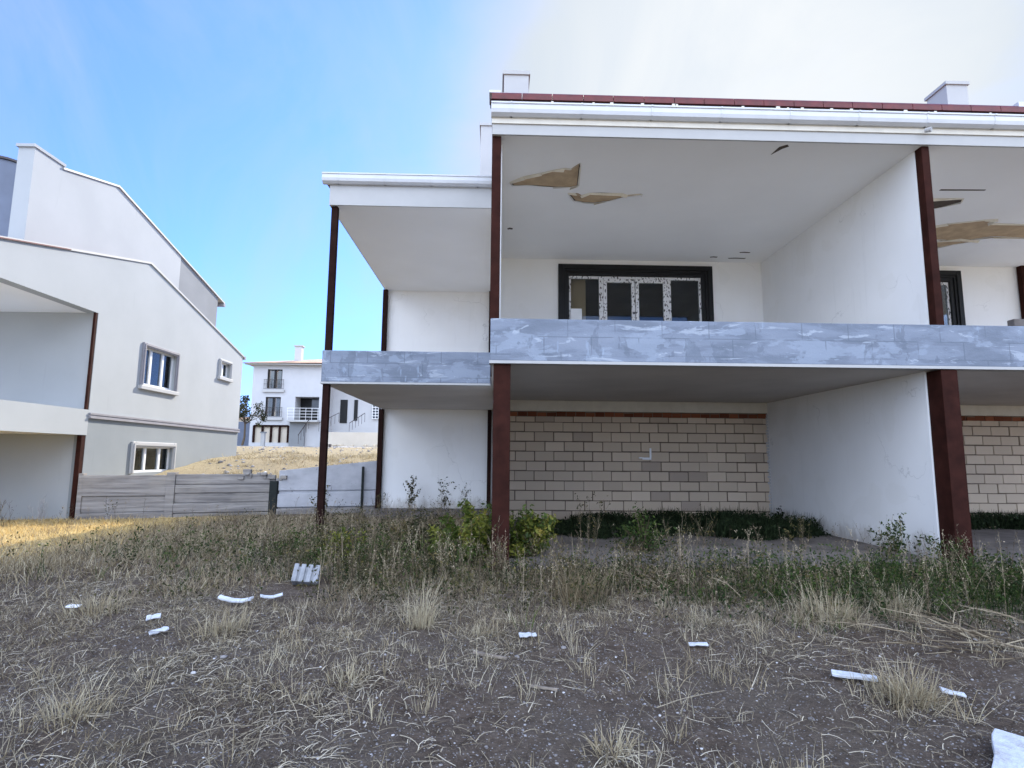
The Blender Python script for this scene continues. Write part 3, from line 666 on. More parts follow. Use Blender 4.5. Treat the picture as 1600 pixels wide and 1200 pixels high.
for k in range(3):
    o = MB().box(-11.68+k*.215, -11.54+k*.215, 39.5, 39.75, 1.88, 2.13).build('hollow_brick', M['rust'], None, .01)
    tag(o, ['leftmost dark hollow brick of three standing on the far mound', 'middle dark hollow brick of three standing on the far mound', 'rightmost dark hollow brick of three standing on the far mound'][k], 'brick', 'dark bricks on the far mound')
    o.location.z = float(H(-11.4, 39.6)) - 1.90

# ------------------------------------------------------------------ vegetation generators
def blades(P, az, L, lean, curve, w, tint, K=3):
    """curved tapering strips: P (n,3) roots"""
    n = len(P); t = np.linspace(0, 1, K+1)
    ang = lean[:, None] + curve[:, None]*t[None, :]            # angle from vertical along the blade
    ds = L[:, None]/K
    h = np.concatenate([np.zeros((n,1)), np.cumsum(np.sin(ang[:, :-1])*ds, 1)], 1)
    z = np.concatenate([np.zeros((n,1)), np.cumsum(np.cos(ang[:, :-1])*ds, 1)], 1)
    cx_, cy_ = np.cos(az), np.sin(az)
    C = np.stack([P[:,0,None]+h*cx_[:,None], P[:,1,None]+h*cy_[:,None], P[:,2,None]+z], 2)
    ta = az + math.pi/2 + rng.normal(0, .6, n)
    side = np.stack([np.cos(ta), np.sin(ta), np.zeros(n)], 1)
    ww = w[:, None]*(1-.8*t[None, :]**1.5)*.5
    A = C + side[:, None, :]*ww[:, :, None]; B = C - side[:, None, :]*ww[:, :, None]
    V = np.stack([A, B], 2).reshape(n, -1, 3)
    base = (np.arange(n)*(K+1)*2)[:, None]
    q = np.concatenate([np.stack([base[:,0]+2*k, base[:,0]+2*k+1, base[:,0]+2*k+3, base[:,0]+2*k+2], 1)[:, None, :] for k in range(K)], 1)
    return V.reshape(-1, 3), q.reshape(-1, 4), np.repeat(tint, (K+1)*2)
def join(parts):
    Vs, Fs, Ts = [], [], []; o = 0
    for v, f, t in parts: Vs.append(v); Fs.append(f+o); Ts.append(t); o += len(v)
    return np.concatenate(Vs), np.concatenate(Fs), np.concatenate(Ts)
def leaves(C, size, tint):
    """small folded leaves (one quad each) around points C"""
    n = len(C); d = rng.normal(0, 1, (n,3)); d /= np.linalg.norm(d, axis=1)[:, None]
    u = np.cross(d, rng.normal(0, 1, (n,3))); u /= np.linalg.norm(u, axis=1)[:, None]
    s = size[:, None]
    V = np.stack([C-d*s, C+u*s*.45, C+d*s, C-u*s*.45], 1).reshape(-1, 3)
    F = np.arange(n*4).reshape(n, 4); return V, F, np.repeat(tint, 4)
def inyard(x, y):
    d = y - fence_y(x)
    ok = (d < -.05) & ~((x > -.15) & (y > 7.15)) & ~((x > -2.9) & (y > 12.95))
    ok &= ~((np.hypot(x+2.0, (y-6.2)*.8) < .36))
    ok &= ~((x < -8.75) & (y > 12.5))
    return ok
def scatter(n, y0, y1, dens, pw=1.0, xs_=None):
    y = y0 + (y1-y0)*rng.random(n)**pw
    hw = 1.02*y + 1.2
    x = (rng.random(n)*2-1)*hw if xs_ is None else xs_[0]+(xs_[1]-xs_[0])*rng.random(n)
    k = inyard(x, y) & (rng.random(n) < dens(x, y)) & (x > -13) & (x < 9)
    return x[k], y[k]
def g2(x, y, cx_, cy_, sx_, sy_): return np.exp(-((x-cx_)/sx_)**2-((y-cy_)/sy_)**2)
def patchy(x, y): return np.clip(.45 + 1.9*vnoise(x, y, .9, 21) + 1.7*vnoise(x, y, 2.6, 22), 0, 1)
def fgm(x, y): # bare tracks alternate with matted patches
    v = 1.6*vnoise(x, y, .55, 71)+1.0*vnoise(x, y, 1.5, 72)+.25*(x < -.8)-.25*g2(x, y, 1.2, 3.4, 2.2, 1.0)
    return np.where(y < 5.2, .06+.94*sm((v+.12)/.45), 1)
def d_dry(x, y):
    gr = 1-.75*np.clip(g2(x, y, 5.4, 6.2, 2.4, .7), 0, 1)
    r = .02 + .16*sm((y-3.4)/2.2)*patchy(x, y) + .10*patchy(x, y)**2
    r = r + .8*sm((y-4.6)/1.6)*patchy(x, y) + .35*g2(x, y, -3.5, 5.2, 2.0, 1.0) + .5*sm((-x-1.5)/3)*sm((y-6)/2)
    r = r + .6*g2(x, y, .2, 5.6, 1.6, .9)
    r = r*(1-.9*sm((-x-5.6)/1.0)*sm((y-6.5)/1.5))
    return np.clip(r*gr*fgm(x, y)*1.5, 0, 1)
def tufts(x, y, nb, L0, spread, lean, wid, t0, t1):
    m = len(x); cnt = rng.integers(nb[0], nb[1], m); idx = np.repeat(np.arange(m), cnt); n = len(idx)
    ts = .55+.9*rng.random(m)
    px = x[idx]+rng.normal(0, spread, n)*ts[idx]; py = y[idx]+rng.normal(0, spread, n)*ts[idx]
    P = np.stack([px, py, H(px, py)-.008], 1)
    az = np.arctan2(py-y[idx], px-x[idx]) + rng.normal(0, .9, n)
    L = L0*ts[idx]*(.4+.8*rng.random(n))
    tt = np.clip((t0+(t1-t0)*rng.random(m))[idx] + rng.normal(0, .14, n), 0, 1)
    return blades(P, az, L, np.abs(rng.normal(lean, .25, n)), rng.normal(.5, .5, n), wid*(.6+.8*rng.random(n)), tt)

# dry grass: upright tufts
x, y = scatter(26000, 1.9, 13.5, d_dry, .85)
far_ = y > 6
pa = [tufts(x[~far_], y[~far_], (12, 30), .075, .045, .8, .0032, .2, 1.05), tufts(x[far_], y[far_], (6, 14), .15, .09, .65, .0065, .1, .85)]
# bleached, longer tufts
x, y = scatter(2600, 2.2, 8, lambda x, y: .35*patchy(x, y)+.25*g2(x, y, -.6, 5.0, .9, .6))
pa.append(tufts(x, y, (8, 18), .17, .035, .45, .0042, .55, 1.05))
# bleached straw by the villa, its sunlit gold put into the colour
x, y = scatter(9000, 7, 13, lambda x, y: sm((-x-5.2)/1.2)*.7, 1, (-12.5, -4.5)); sun_gold = tufts(x, y, (4, 9), .10, .07, .8, .008, .3, 1.1)
V, Fq, T = sun_gold; o = np_mesh('sunlit_gold_straw', V, Fq, M['sun_gold'], T); tag(o, 'bleached straw with sunlit gold put into its colour beside the villa', 'grass', kind='stuff')
V, Fq, T = join(pa); o = np_mesh('dry_grass', V, Fq, M['dry'], T); tag(o, 'dry yellow grass covering the yard in front of the houses', 'grass', kind='stuff')

n = 2600; x = .2+5.4*rng.random(n); y = 7.2+3.0*rng.random(n)**1.4
k = rng.random(n) < np.clip(.3+1.6*vnoise(x, y, 1.6, 81), .05, 1); x, y = x[k], y[k]; n = len(x)
C = np.stack([x, y, .006+.01*rng.random(n)], 1); V, Fq, T = leaves(C, .008+.016*rng.random(n), rng.random(n)); V[:, 2] = np.maximum(.002, .004+(V[:, 2]-.006)*.25)
o = np_mesh('fallen_leaves', V, Fq, M['straw'], T); tag(o, 'dry leaves and straw blown over the concrete floor', 'leaves', kind='stuff')
# flattened straw and twigs on the soil
x, y = scatter(110000, 1.9, 9, lambda x, y: (.22+.78*np.clip(.35+1.6*vnoise(x, y, 1.4, 31)+1.2*vnoise(x, y, 4, 32), 0, 1))*(.25+.75*fgm(x, y)), .9)
n = len(x); K = 4; az = rng.random(n)*6.283; L = .03+.17*rng.random(n)**2
P = np.stack([x, y, np.zeros(n)], 1)
def flat(P, az, L, w, tint, bend, K=4, lift=.012):
    n = len(P); t = np.linspace(0, 1, K+1); a = az[:, None]+bend[:, None]*t
    hx = np.concatenate([np.zeros((n,1)), np.cumsum(np.cos(a[:, :-1])*(L/K)[:, None], 1)], 1); hy = np.concatenate([np.zeros((n,1)), np.cumsum(np.sin(a[:, :-1])*(L/K)[:, None], 1)], 1)
    X = P[:,0,None]+hx; Y = P[:,1,None]+hy; Z = H(X, Y)+.004+lift*rng.random((n,1))*(1+np.sin(t*3.1)[None, :]*1.5)
    C = np.stack([X, Y, Z], 2); sd = np.stack([-np.sin(a), np.cos(a), .5+0*a], 2)*(w[:, None]*.5*(1-.5*t))[:, :, None]
    V = np.stack([C+sd, C-sd], 2).reshape(n, -1, 3); base = np.arange(n)*(K+1)*2
    q = np.concatenate([np.stack([base+2*k, base+2*k+1, base+2*k+3, base+2*k+2], 1)[:, None, :] for k in range(K)], 1)
    return V.reshape(-1, 3), q.reshape(-1, 4), np.repeat(tint, (K+1)*2)
pa = [flat(P, az, L, .0022+.0026*rng.random(n), np.clip(rng.normal(.55, .32, n), 0, 1), rng.normal(0, .75, n))]
x, y = scatter(420, 1.9, 6.5, lambda x, y: .6+0*x); n = len(x)
pa.append(flat(np.stack([x, y, 0*x], 1), rng.random(n)*6.283, .15+.45*rng.random(n), .0035+.003*rng.random(n), np.clip(rng.normal(.45, .25, n), 0, 1), rng.normal(0, .5, n), 8, .02))
x, y = scatter(42000, 2.2, 9.5, lambda x, y: np.clip(.10+.9*sm((y-3.6)/1.8), 0, 1)*np.clip(.35+1.8*vnoise(x, y, 1.1, 61)+1.2*vnoise(x, y, 3.7, 62), 0, 1)); n = len(x)
pa.append(blades(np.stack([x, y, H(x, y)], 1), rng.random(n)*6.283, .06+.16*rng.random(n), .6+.8*rng.random(n), rng.normal(.25, .45, n), .003+.0025*rng.random(n), np.clip(rng.normal(.35, .3, n), 0, 1), 4))
V, Fq, T = join(pa); o = np_mesh('straw_litter', V, Fq, M['straw'], T); tag(o, 'flattened straw and twigs lying on the bare soil', 'straw', kind='stuff')

# tall branching seed stalks
def stalk_set(x, y, h0, h1, nbr, leaf=.012, wid=.006, t=(.3, .9), K=5):
    n = len(x); L = h0+(h1-h0)*rng.random(n); az = rng.random(n)*6.283; lean = np.abs(rng.normal(0, .18, n)); cv = rng.normal(.15, .3, n)
    P = np.stack([x, y, H(x, y)-.01], 1); tt = t[0]+(t[1]-t[0])*rng.random(n)
    V, F, T = blades(P, az, L, lean, cv, np.full(n, wid), tt, K); out = [(V, F, T)]
    Vn = V.reshape(n, K+1, 2, 3).mean(2)
    rep = np.repeat(np.arange(n), nbr); m = len(rep); f = .3+.65*rng.random(m); s = f*K; i = np.minimum(s.astype(int), K-1); fr_ = s-i
    C = Vn[rep, i]*(1-fr_)[:, None]+Vn[rep, i+1]*fr_[:, None]
    bl = L[rep]*(.08+.22*rng.random(m))*(1.25-f); bz = rng.random(m)*6.283
    V2, F2, T2 = blades(C, bz, bl, .5+.4*rng.random(m), rng.normal(-.1, .4, m), np.full(m, wid*.6), np.clip(tt[rep]+rng.normal(0, .1, m), 0, 1), 2); out.append((V2, F2, T2))
    tips = V2.reshape(m, 3, 2, 3).mean(2); Lc = np.concatenate([tips[:, 2], tips[:, 1], tips[:, 2]+rng.normal(0, .012, (m,3))]); k = len(Lc)
    out.append(leaves(Lc, leaf*(.5+.8*rng.random(k)), np.clip(np.tile(tt[rep], 3)+rng.normal(.05, .15, k), 0, 1)))
    return join(out)
dst = lambda x, y: np.clip(.8*g2(x, y, -.6, 6.7, 1.5, 1.0)+.9*g2(x, y, 1.0, 6.4, 1.3, .6)+.5*g2(x, y, -1.5, 9.5, 1.8, 2.5)+.4*g2(x, y, 2.6, 6.5, 1.2, .5)+.45*g2(x, y, -2.6, 8.3, 1.6, 1.6)+.35*g2(x, y, 3.5, 6.1, 1.6, .8)+.5*g2(x, y, 5.6, 6.5, 1.2, .6)+.02, 0, 1)*(.4+.6*patchy(x, y))
x, y = scatter(13000, 4.8, 12.9, dst); V, Fq, T = stalk_set(x, y, .16, .66, 9, .009, .0055, (.0, .9))
o = np_mesh('seed_stalks', V, Fq, M['stem'], T); tag(o, 'thin dry seed stalks standing in the weeds around the middle column', 'weeds', kind='stuff')

# green weeds
def leafy(x, y, h, nl, ls, spread):
    n = len(x); rep = np.repeat(np.arange(n), nl); m = len(rep); hh = h*(.5+.8*rng.random(n))
    r = np.abs(rng.normal(0, spread, m)); a = rng.random(m)*6.283; zz = rng.random(m)**.8
    px, py = x[rep]+r*np.cos(a)*(.5+zz), y[rep]+r*np.sin(a)*(.5+zz)
    C = np.stack([px, py, H(px, py)+zz*hh[rep]], 1); tn = rng.random(n)
    return leaves(C, ls*(.6+.8*rng.random(m)), np.clip(tn[rep]*.6+zz*.35+rng.normal(0, .12, m), 0, 1))
dg = lambda x, y: np.clip(.75*g2(x, y, -1.5, 8.2, 1.6, 1.1)+1.25*g2(x, y, 5.4, 6.1, 2.5, .8)+.45*g2(x, y, 2.6, 6.75, 1.0, .45)+.35*g2(x, y, .6, 7.0, 1.6, .6)+.25*g2(x, y, -3.2, 8.2, 1.6, 1.2), 0, 1)*(.35+.65*patchy(x, y))
x, y = scatter(10500, 5.2, 12, dg); pa = [leafy(x, y, .30, 24, .019, .08)]
x, y = scatter(12000, 4.8, 11, dg); pa.append(tufts(x, y, (8, 16), .22, .05, .4, .006, .1, .9))
V, Fq, T = join(pa); o = np_mesh('green_weeds', V, Fq, M['green'], T); tag(o, 'green weeds growing along the edge of the concrete floor', 'weeds', kind='stuff')
# olive brush in front of the left block
x, y = scatter(9000, 5.2, 12.9, lambda x, y: np.clip(.8*g2(x, y, -1.6, 7.6, 2.0, 1.3)+.7*g2(x, y, -1.6, 10.5, 1.6, 2.2)+.6*g2(x, y, -.3, 6.3, 1.3, .7)+.75*g2(x, y, 1.3, 6.4, 1.3, .6)+.5*g2(x, y, 4.5, 5.5, 2.5, .6), 0, 1)*(.3+.7*patchy(x, y)))
V, Fq, T = leafy(x, y, .34, 24, .018, .09); o = np_mesh('olive_brush', V, Fq, M['olive'], T); tag(o, 'olive brown brush tangled between the two front columns', 'weeds', kind='stuff')
# weeds on the floor along the block wall, coloured for deep shade
n = 1500; x = .7+rng.random(n)*4.9; y = 11.6-2.1*rng.random(n)**1.3*(.75+.5*vnoise(x, 0*x, 1.2, 43)+.25)
hgt = np.clip(.09+.13*g2(x, y, 4.2, 11.0, .8, 9)+.26*vnoise(x, y, 1.7, 41)+.28*vnoise(x, y, 5, 42), .03, .42)
k = rng.random(n) < np.clip(.55+1.5*vnoise(x, y, 1.5, 44)+.3*(x > 3), .12, 1); x, y, hgt = x[k], y[k], hgt[k]
def darkset(x, y, hgt):
    n = len(x); rep = np.repeat(np.arange(n), 26); m = len(rep); P = np.stack([x[rep]+rng.normal(0, .06, m), y[rep]+rng.normal(0, .05, m), np.full(m, -.005)], 1)
    a = blades(P, rng.random(m)*6.283, hgt[rep]*(.5+.9*rng.random(m)), np.abs(rng.normal(.2, .3, m)), rng.normal(.4, .5, m), np.full(m, .012), rng.random(m))
    rep = np.repeat(np.arange(n), 20); m = len(rep); C = np.stack([x[rep]+rng.normal(0, .09, m), y[rep]+rng.normal(0, .07, m), hgt[rep]*rng.random(m)], 1)
    return join([a, leaves(C, .03*(.6+.8*rng.random(m)), rng.random(m))])
x2 = 6.1+rng.random(240)*5; y2 = 11.5-.9*rng.random(240)
V, Fq, T = join([darkset(x, y, hgt), darkset(x2, y2, np.full(240, .24))]); o = np_mesh('shaded_weeds', V, Fq, M['shadegreen'], T); tag(o, 'weeds coloured for deep shade along the foot of the block wall', 'weeds', kind='stuff')

# yellow-green shrub growing round the middle column
def shrub(name, cx_, cy_, rx, ry, h, nl, ls, mat, label, z0=None):
    z0 = float(H(cx_, cy_)) if z0 is None else z0
    root = empty(name, (cx_, cy_, z0), label, 'shrub')
    st = MB(); tips = []
    for k in range(38):
        a = random.random()*6.283; rr = random.random()**.6*(.8+.5*random.random()); hh = h*(.30+.85*random.random()**1.4)*(1.1-.45*min(rr, 1))
        p = [(cx_+rr*rx*.2*math.cos(a), cy_+rr*ry*.2*math.sin(a), z0-.03), (cx_+rr*rx*.6*math.cos(a+.2), cy_+rr*ry*.6*math.sin(a+.2), z0+hh*.6), (cx_+rr*rx*math.cos(a+.3), cy_+rr*ry*math.sin(a+.3), z0+hh)]
        st.tube(p, [.008, .006, .003], 4, random.random()*.4); tips.append(p)
    st.build('stems', M['stem'], root)
    tp_ = np.array(tips); i = rng.integers(0, len(tips), nl); f = .25+.75*rng.random(nl)**.8
    C = np.where((f < .5)[:, None], tp_[i, 0]*(1-2*f)[:, None]+tp_[i, 1]*(2*f)[:, None], tp_[i, 1]*(2-2*f)[:, None]+tp_[i, 2]*(2*f-1)[:, None])
    C = C + rng.normal(0, .042, (nl, 3))*np.array([1, 1, .9]); C[:, 2] = np.maximum(C[:, 2], z0+.02)
    ct = rng.random(len(tips))
    V, F, T = leaves(C, ls*(.6+.8*rng.random(nl)), np.clip(ct[i]*.7+.25*rng.random(nl)+.1*(C[:,2]-z0)/h, 0, 1))
    np_mesh('foliage', V, F, M[mat], T, parent=root); return root
shrub('leafy_shrub', -.25, 7.75, .55, .45, .80, 5600, .032, 'shrub', 'bushy yellow green shrub just left of the thick middle column')
shrub('leafy_shrub', .42, 7.6, .36, .32, .70, 3200, .031, 'shrub', 'yellow green shrub just right of the thick middle column', z0=-.02)
shrub('low_shrub', -1.05, 8.6, .6, .5, .5, 2200, .028, 'olive', 'low dark olive shrub left of the yellow green one')
shrub('yellowing_shrub', -1.95, 7.9, .45, .35, .38, 1200, .028, 'shrub', 'small yellowing shrub between the slim column and the middle column')
shrub('spindly_shrub', 2.05, 8.0, .5, .4, .52, 1100, .026, 'green', 'loose green shrub growing out of the concrete floor before the block wall', z0=0.0)

# single weeds standing against the walls
def weed(name, x, y, z, h, nst, spread, nleaf, ls, stemmat, leafmat, label, wid=.006, cat='weed'):
    root = empty(name, (x, y, z), label, cat); n = nst; P = np.stack([x+rng.normal(0, .04, n), y+rng.normal(0, .04, n), np.full(n, z-.02)], 1)
    az = rng.random(n)*6.283; L = h*(.55+.5*rng.random(n)); V, F, T = blades(P, az, L, np.abs(rng.normal(spread*.6, spread*.5, n)), rng.normal(0, .25, n), np.full(n, wid), rng.random(n), 5)
    ax = V.reshape(n, 6, 2, 3).mean(2); out = [(V, F, T)]
    m = n*7; i = rng.integers(0, n, m); k = rng.integers(1, 5, m); f = rng.random(m)[:, None]; C = ax[i, k]*(1-f)+ax[i, k+1]*f
    b_ = blades(C, rng.random(m)*6.283, h*(.08+.16*rng.random(m)), .4+.5*rng.random(m), rng.normal(-.2, .4, m), np.full(m, wid*.6), rng.random(m), 3); out.append(b_)
    V, F, T = join(out); np_mesh('stems', V, F, M[stemmat], T, parent=root)
    if nleaf:
        bx = b_[0].reshape(m, 4, 2, 3).mean(2).reshape(-1, 3); j = rng.integers(0, len(bx), nleaf); C = bx[j]+rng.normal(0, .012, (nleaf, 3))
        V, F, T = leaves(C, ls*(.5+rng.random(nleaf)), rng.random(nleaf)); np_mesh('leaves', V, F, M[leafmat], T, parent=root)
    return root
weed('tall_weed', -1.95, 13.9, 0, 1.0, 7, .16, 260, .03, 'stem', 'olive', 'tallest thin weed standing against the white wall between the slim rear columns', .009)
weed('tall_weed', -1.15, 13.4, 0, .78, 8, .3, 180, .026, 'stem', 'olive', 'spreading weed against the white wall right of the tallest weed', .008)
weed('tall_weed', -.62, 13.2, 0, .75, 4, .2, 80, .024, 'stem', 'olive', 'sparse weed against the white wall nearest the middle column', .007)
weed('tall_weed', -3.3, 11.6, float(H(-3.3, 11.6)), .75, 9, .28, 180, .024, 'stem', 'olive', 'brown weed in front of the pale retaining wall beside the rear column', .008)
weed('tall_weed', -2.55, 13.0, -.05, .6, 5, .2, 80, .022, 'stem', 'olive', 'short weed at the foot of the dark rear left column', .007)
weed('leafy_weed', 5.12, 7.45, 0, .62, 20, .85, 620, .021, 'stem', 'green', 'dark leafy weed against the white partition beside the right hand column', .007)
weed('leafy_weed', 4.55, 8.6, 0, .45, 7, .5, 260, .022, 'stem', 'olive', 'sparse thin weed against the white partition near the block wall corner', .006)
weed('leafy_weed', 5.45, 6.85, -.08, .50, 18, .8, 520, .022, 'stem', 'green', 'leafy weed at the foot of the thick right hand column', .007)
weed('leafy_weed', 5.35, 11.0, 0, .34, 10, .4, 200, .03, 'shadegreen', 'shadegreen', 'small weed coloured for deep shade in the corner of block wall and partition', .008)
weed('dry_weed', -10.1, 12.2, -.2, .52, 26, .22, 0, .02, 'stem', 'olive', 'upright straw coloured clump at the foot of the villa wall', .014)
weed('dry_weed', -9.35, 12.35, -.18, .55, 18, .3, 0, .02, 'palestem', 'olive', 'whitish dry bush beside the villa corner column', .012)
weed('dry_weed', -10.75, 12.25, -.2, .45, 14, .35, 0, .02, 'palestem', 'olive', 'whitish dry bush at the left edge before the villa wall', .010)
weed('dry_weed', -8.1, 12.55, -.15, .55, 5, .2, 60, .02, 'palestem', 'olive', 'single pale weed in front of the left fence panel', .008)
weed('dry_stalk', .05, 6.75, -.1, .70, 6, .16, 90, .018, 'stem', 'olive', 'pale dry stalks rising in front of the middle column', .006)
weed('dry_stalk', 1.35, 8.3, 0, .72, 10, .35, 260, .016, 'stem', 'olive', 'pinkish dry stalks in front of the block wall', .006)
weed('dry_stalk', 2.3, 7.3, 0, .6, 14, .45, 220, .015, 'stem', 'olive', 'tangled dry stalks at the front edge of the concrete floor', .005)
weed('dry_stalk', 3.0, 8.4, 0, .62, 9, .4, 200, .016, 'stem', 'olive', 'arching dry stalks before the dark weeds of the block wall', .006)

def tuft_thing(x, y, nb, L, spread, lean, label, t=(.4, .9), w=.005):
    z = float(H(x, y)); root = empty('grass_tuft', (x, y, z), label, 'grass tuft', 'big dry tufts in the yard')
    px = x+rng.normal(0, spread, nb); py = y+rng.normal(0, spread, nb); az = np.arctan2(py-y, px-x)+rng.normal(0, .8, nb)
    V, F, T = blades(np.stack([px, py, H(px, py)-.01], 1), az, L*(.35+.75*rng.random(nb)), np.abs(rng.normal(lean, .25, nb)), rng.normal(.7, .6, nb), w*(.6+.8*rng.random(nb)), t[0]+(t[1]-t[0])*rng.random(nb), 4)
    np_mesh('blades', V, F, M['dry'], T, parent=root)
    V, F, T = flat(np.stack([px[:nb//3], py[:nb//3], 0*px[:nb//3]], 1), az[:nb//3], L*.8*rng.random(nb//3)+.05, np.full(nb//3, w*.8), rng.random(nb//3), rng.normal(0, .8, nb//3))
    np_mesh('fallen_blades', V, F, M['straw'], T, parent=root)
tuft_thing(2.62, 3.75, 420, .25, .085, .55, 'round ball of dry grass beside the white strip at the lower right', (.35, .9))
tuft_thing(3.05, 5.35, 360, .36, .13, .35, 'pale fan of tall grass in the right middle of the yard', (.5, 1))
tuft_thing(3.75, 5.5, 260, .32, .12, .35, 'second pale fan of grass right of the tall one', (.5, 1))
tuft_thing(-.62, 5.15, 150, .46, .05, .22, 'tallest upright bleached stalks left of the middle column', (.7, 1))
tuft_thing(.85, 5.9, 420, .42, .12, .4, 'reddish brown tangle of grass right of the middle column', (.1, .6))
tuft_thing(-2.2, 5.0, 240, .24, .10, .4, 'yellow tuft between the white scraps and the hollow block', (.5, 1))
tuft_thing(-3.6, 5.6, 260, .26, .12, .4, 'bright tuft near the left edge behind the white scraps', (.5, .95))
tuft_thing(-2.35, 3.55, 180, .20, .08, .45, 'yellowish tuft at the left edge of the foreground', (.4, .9))
tuft_thing(-.55, 2.75, 200, .15, .10, .6, 'low spiky tuft at the bottom of the picture left of centre', (.5, .95))
tuft_thing(.62, 3.15, 130, .16, .06, .55, 'small spiky tuft on bare soil just right of centre', (.45, .95))
tuft_thing(1.35, 2.75, 260, .17, .11, .6, 'greenish spiky tuft at the bottom right of centre', (.2, .8))
tuft_thing(-.95, 4.05, 120, .15, .06, .55, 'small pale tuft on soil left of the brown stick', (.6, 1))

# heap of dead branches on the right
def brush(x, y, n, L, label):
    z = float(H(x, y)); root = empty('dead_branches', (x, y, z), label, 'branches'); mb = MB()
    for k in range(n):
        a = random.gauss(2.5, .9); px, py = x+random.gauss(0, .3), y+random.gauss(0, .16); l = L*(.4+.7*random.random()); zz = float(H(px, py)); h_ = .03+.22*random.random()
        p = [(px, py, zz+.01), (px+l*.5*math.cos(a), py+l*.3*math.sin(a), zz+h_*.7), (px+l*math.cos(a+.2), py+l*.6*math.sin(a+.2), zz+h_)]
        mb.tube(p, [.006, .0045, .002], 4, random.random())
        for q in range(3):
            b2 = a+random.uniform(-1, 1); s = p[1]; mb.tube([s, (s[0]+l*.3*math.cos(b2), s[1]+l*.2*math.sin(b2), s[2]+random.uniform(-.02, .1))], [.003, .0015], 3, random.random())
    mb.build('twigs', M['stem'], root)
brush(4.0, 4.75, 34, .9, 'heap of dead branches among the grass at the right edge')
brush(1.75, 6.15, 18, .6, 'thin dead branches tangled before the concrete floor edge')

# pebbles
t_ = (1+5**.5)/2
ico = np.array([(-1,t_,0),(1,t_,0),(-1,-t_,0),(1,-t_,0),(0,-1,t_),(0,1,t_),(0,-1,-t_),(0,1,-t_),(t_,0,-1),(t_,0,1),(-t_,0,-1),(-t_,0,1)])/math.hypot(1, t_)
icf = np.array([(0,11,5),(0,5,1),(0,1,7),(0,7,10),(0,10,11),(1,5,9),(5,11,4),(11,10,2),(10,7,6),(7,1,8),(3,9,4),(3,4,2),(3,2,6),(3,6,8),(3,8,9),(4,9,5),(2,4,11),(6,2,10),(8,6,7),(9,8,1)])
x, y = scatter(22000, 1.9, 6.5, lambda x, y: .35+.65*np.clip(.5+1.5*vnoise(x, y, 1.1, 51), 0, 1), 1.1); n = len(x)
s = .003+.007*rng.random(n)**3+.014*(rng.random(n) < .006)
V = ico[None]*s[:, None, None]*(.7+.6*rng.random((n, 12, 1)))*np.array([1.2, 1, .7]) + np.stack([x, y, H(x, y)+s*.2], 1)[:, None, :]
Fq = (icf[None]+12*np.arange(n)[:, None, None]).reshape(-1, 3)
o = np_mesh('pebbles', V.reshape(-1, 3), Fq, M['pebble'], np.repeat(np.clip(rng.beta(1.6, 2.2, n)+.5*(rng.random(n) < .06), 0, 1), 12), True); tag(o, 'small grey pebbles and gravel on the bare soil', 'gravel', kind='stuff')

# stones on the mound behind the fence
n = 900; x = -14+12*rng.random(n); y = fence_y(x)+.5+22*rng.random(n)**2; s = .015+.035*rng.random(n)+.035*(rng.random(n) < .06)
k = ~((x < -8.6) & (y < 20.3)) & ~((x > -3) & (y < 24)); x, y, s = x[k], y[k], s[k]; n = len(x)
V = ico[None]*s[:, None, None]*(.6+.7*rng.random((n, 12, 1)))*np.array([1.2, 1, .7]) + np.stack([x, y, H(x, y)+s*.25], 1)[:, None, :]
Fq = (icf[None]+12*np.arange(n)[:, None, None]).reshape(-1, 3)
o = np_mesh('rubble', V.reshape(-1, 3), Fq, M['pebble'], np.repeat(.5+.5*rng.random(n), 12), False); tag(o, 'pale rubble strewn over the sunlit mound behind the fence', 'rubble', kind='stuff')
x = -9+6.2*rng.random(5000); y = fence_y(x)+.45+9*rng.random(5000)**1.5; k = ~((x < -8.6) & (y < 20.3)) & ~((x > -3) & (y < 24)) & (rng.random(5000) < patchy(x, y)); x, y = x[k], y[k]
V, Fq, T = tufts(x, y, (5, 9), .12, .08, .6, .012, .4, 1); o = np_mesh('mound_grass', V, Fq, M['dry'], T); tag(o, 'short straw coloured grass on the sunlit mound behind the fence', 'grass', kind='stuff')
road = MB(); k = 24; L_ = [(-60+50*i/k, 44+1.2*math.sin(i*.5)) for i in range(k+1)]
vs = []
for (xx, yy) in L_: vs += [(xx, yy, float(H(xx, yy, False))+.05), (xx, yy+4, float(H(xx, yy+4, False))+.05)]
road.add(vs, [(2*i, 2*i+1, 2*i+3, 2*i+2) for i in range(k)]); o = road.build('road', M['paleconc']); tag(o, kind='structure')

# ------------------------------------------------------------------ debris lying in the yard
def chunk(name, x, y, pts, th, rz, mat, label, cat, tilt=(0, 0), bev=.004, curve=0, lift=.01):
    z = float(H(x, y)); mb = MB(); n = len(pts)
    if curve:
        k = 10; L, w = pts; vs = []; fs = []
        for i in range(k+1):
            u = i/k-.5; xx = u*L; zz = curve*4*(u*u)+random.uniform(-.003, .003)
            vs += [(xx, -w/2, zz), (xx, w/2, zz), (xx, w/2, zz+th), (xx, -w/2, zz+th)]
        for i in range(k):
            a = i*4
            for q in range(4): fs.append((a+q, a+(q+1) % 4, a+4+(q+1) % 4, a+4+q))
        fs += [(0,1,2,3), (k*4+3, k*4+2, k*4+1, k*4)]; mb.add(vs, fs)
    else: mb.prism(pts, 'z', 0, th)
    o = mb.build(name, M[mat], None, bev); o.location = (x, y, z+lift); o.rotation_euler = (tilt[0], tilt[1], rz); return tag(o, label, cat)
def rag(L, w, n=7, j=.12):
    top = [(-L/2+L*i/n, w/2+random.uniform(-j, j)*w) for i in range(n+1)]; bot = [(L/2-L*i/n, -w/2+random.uniform(-j, j)*w) for i in range(n+1)]
    return top+bot
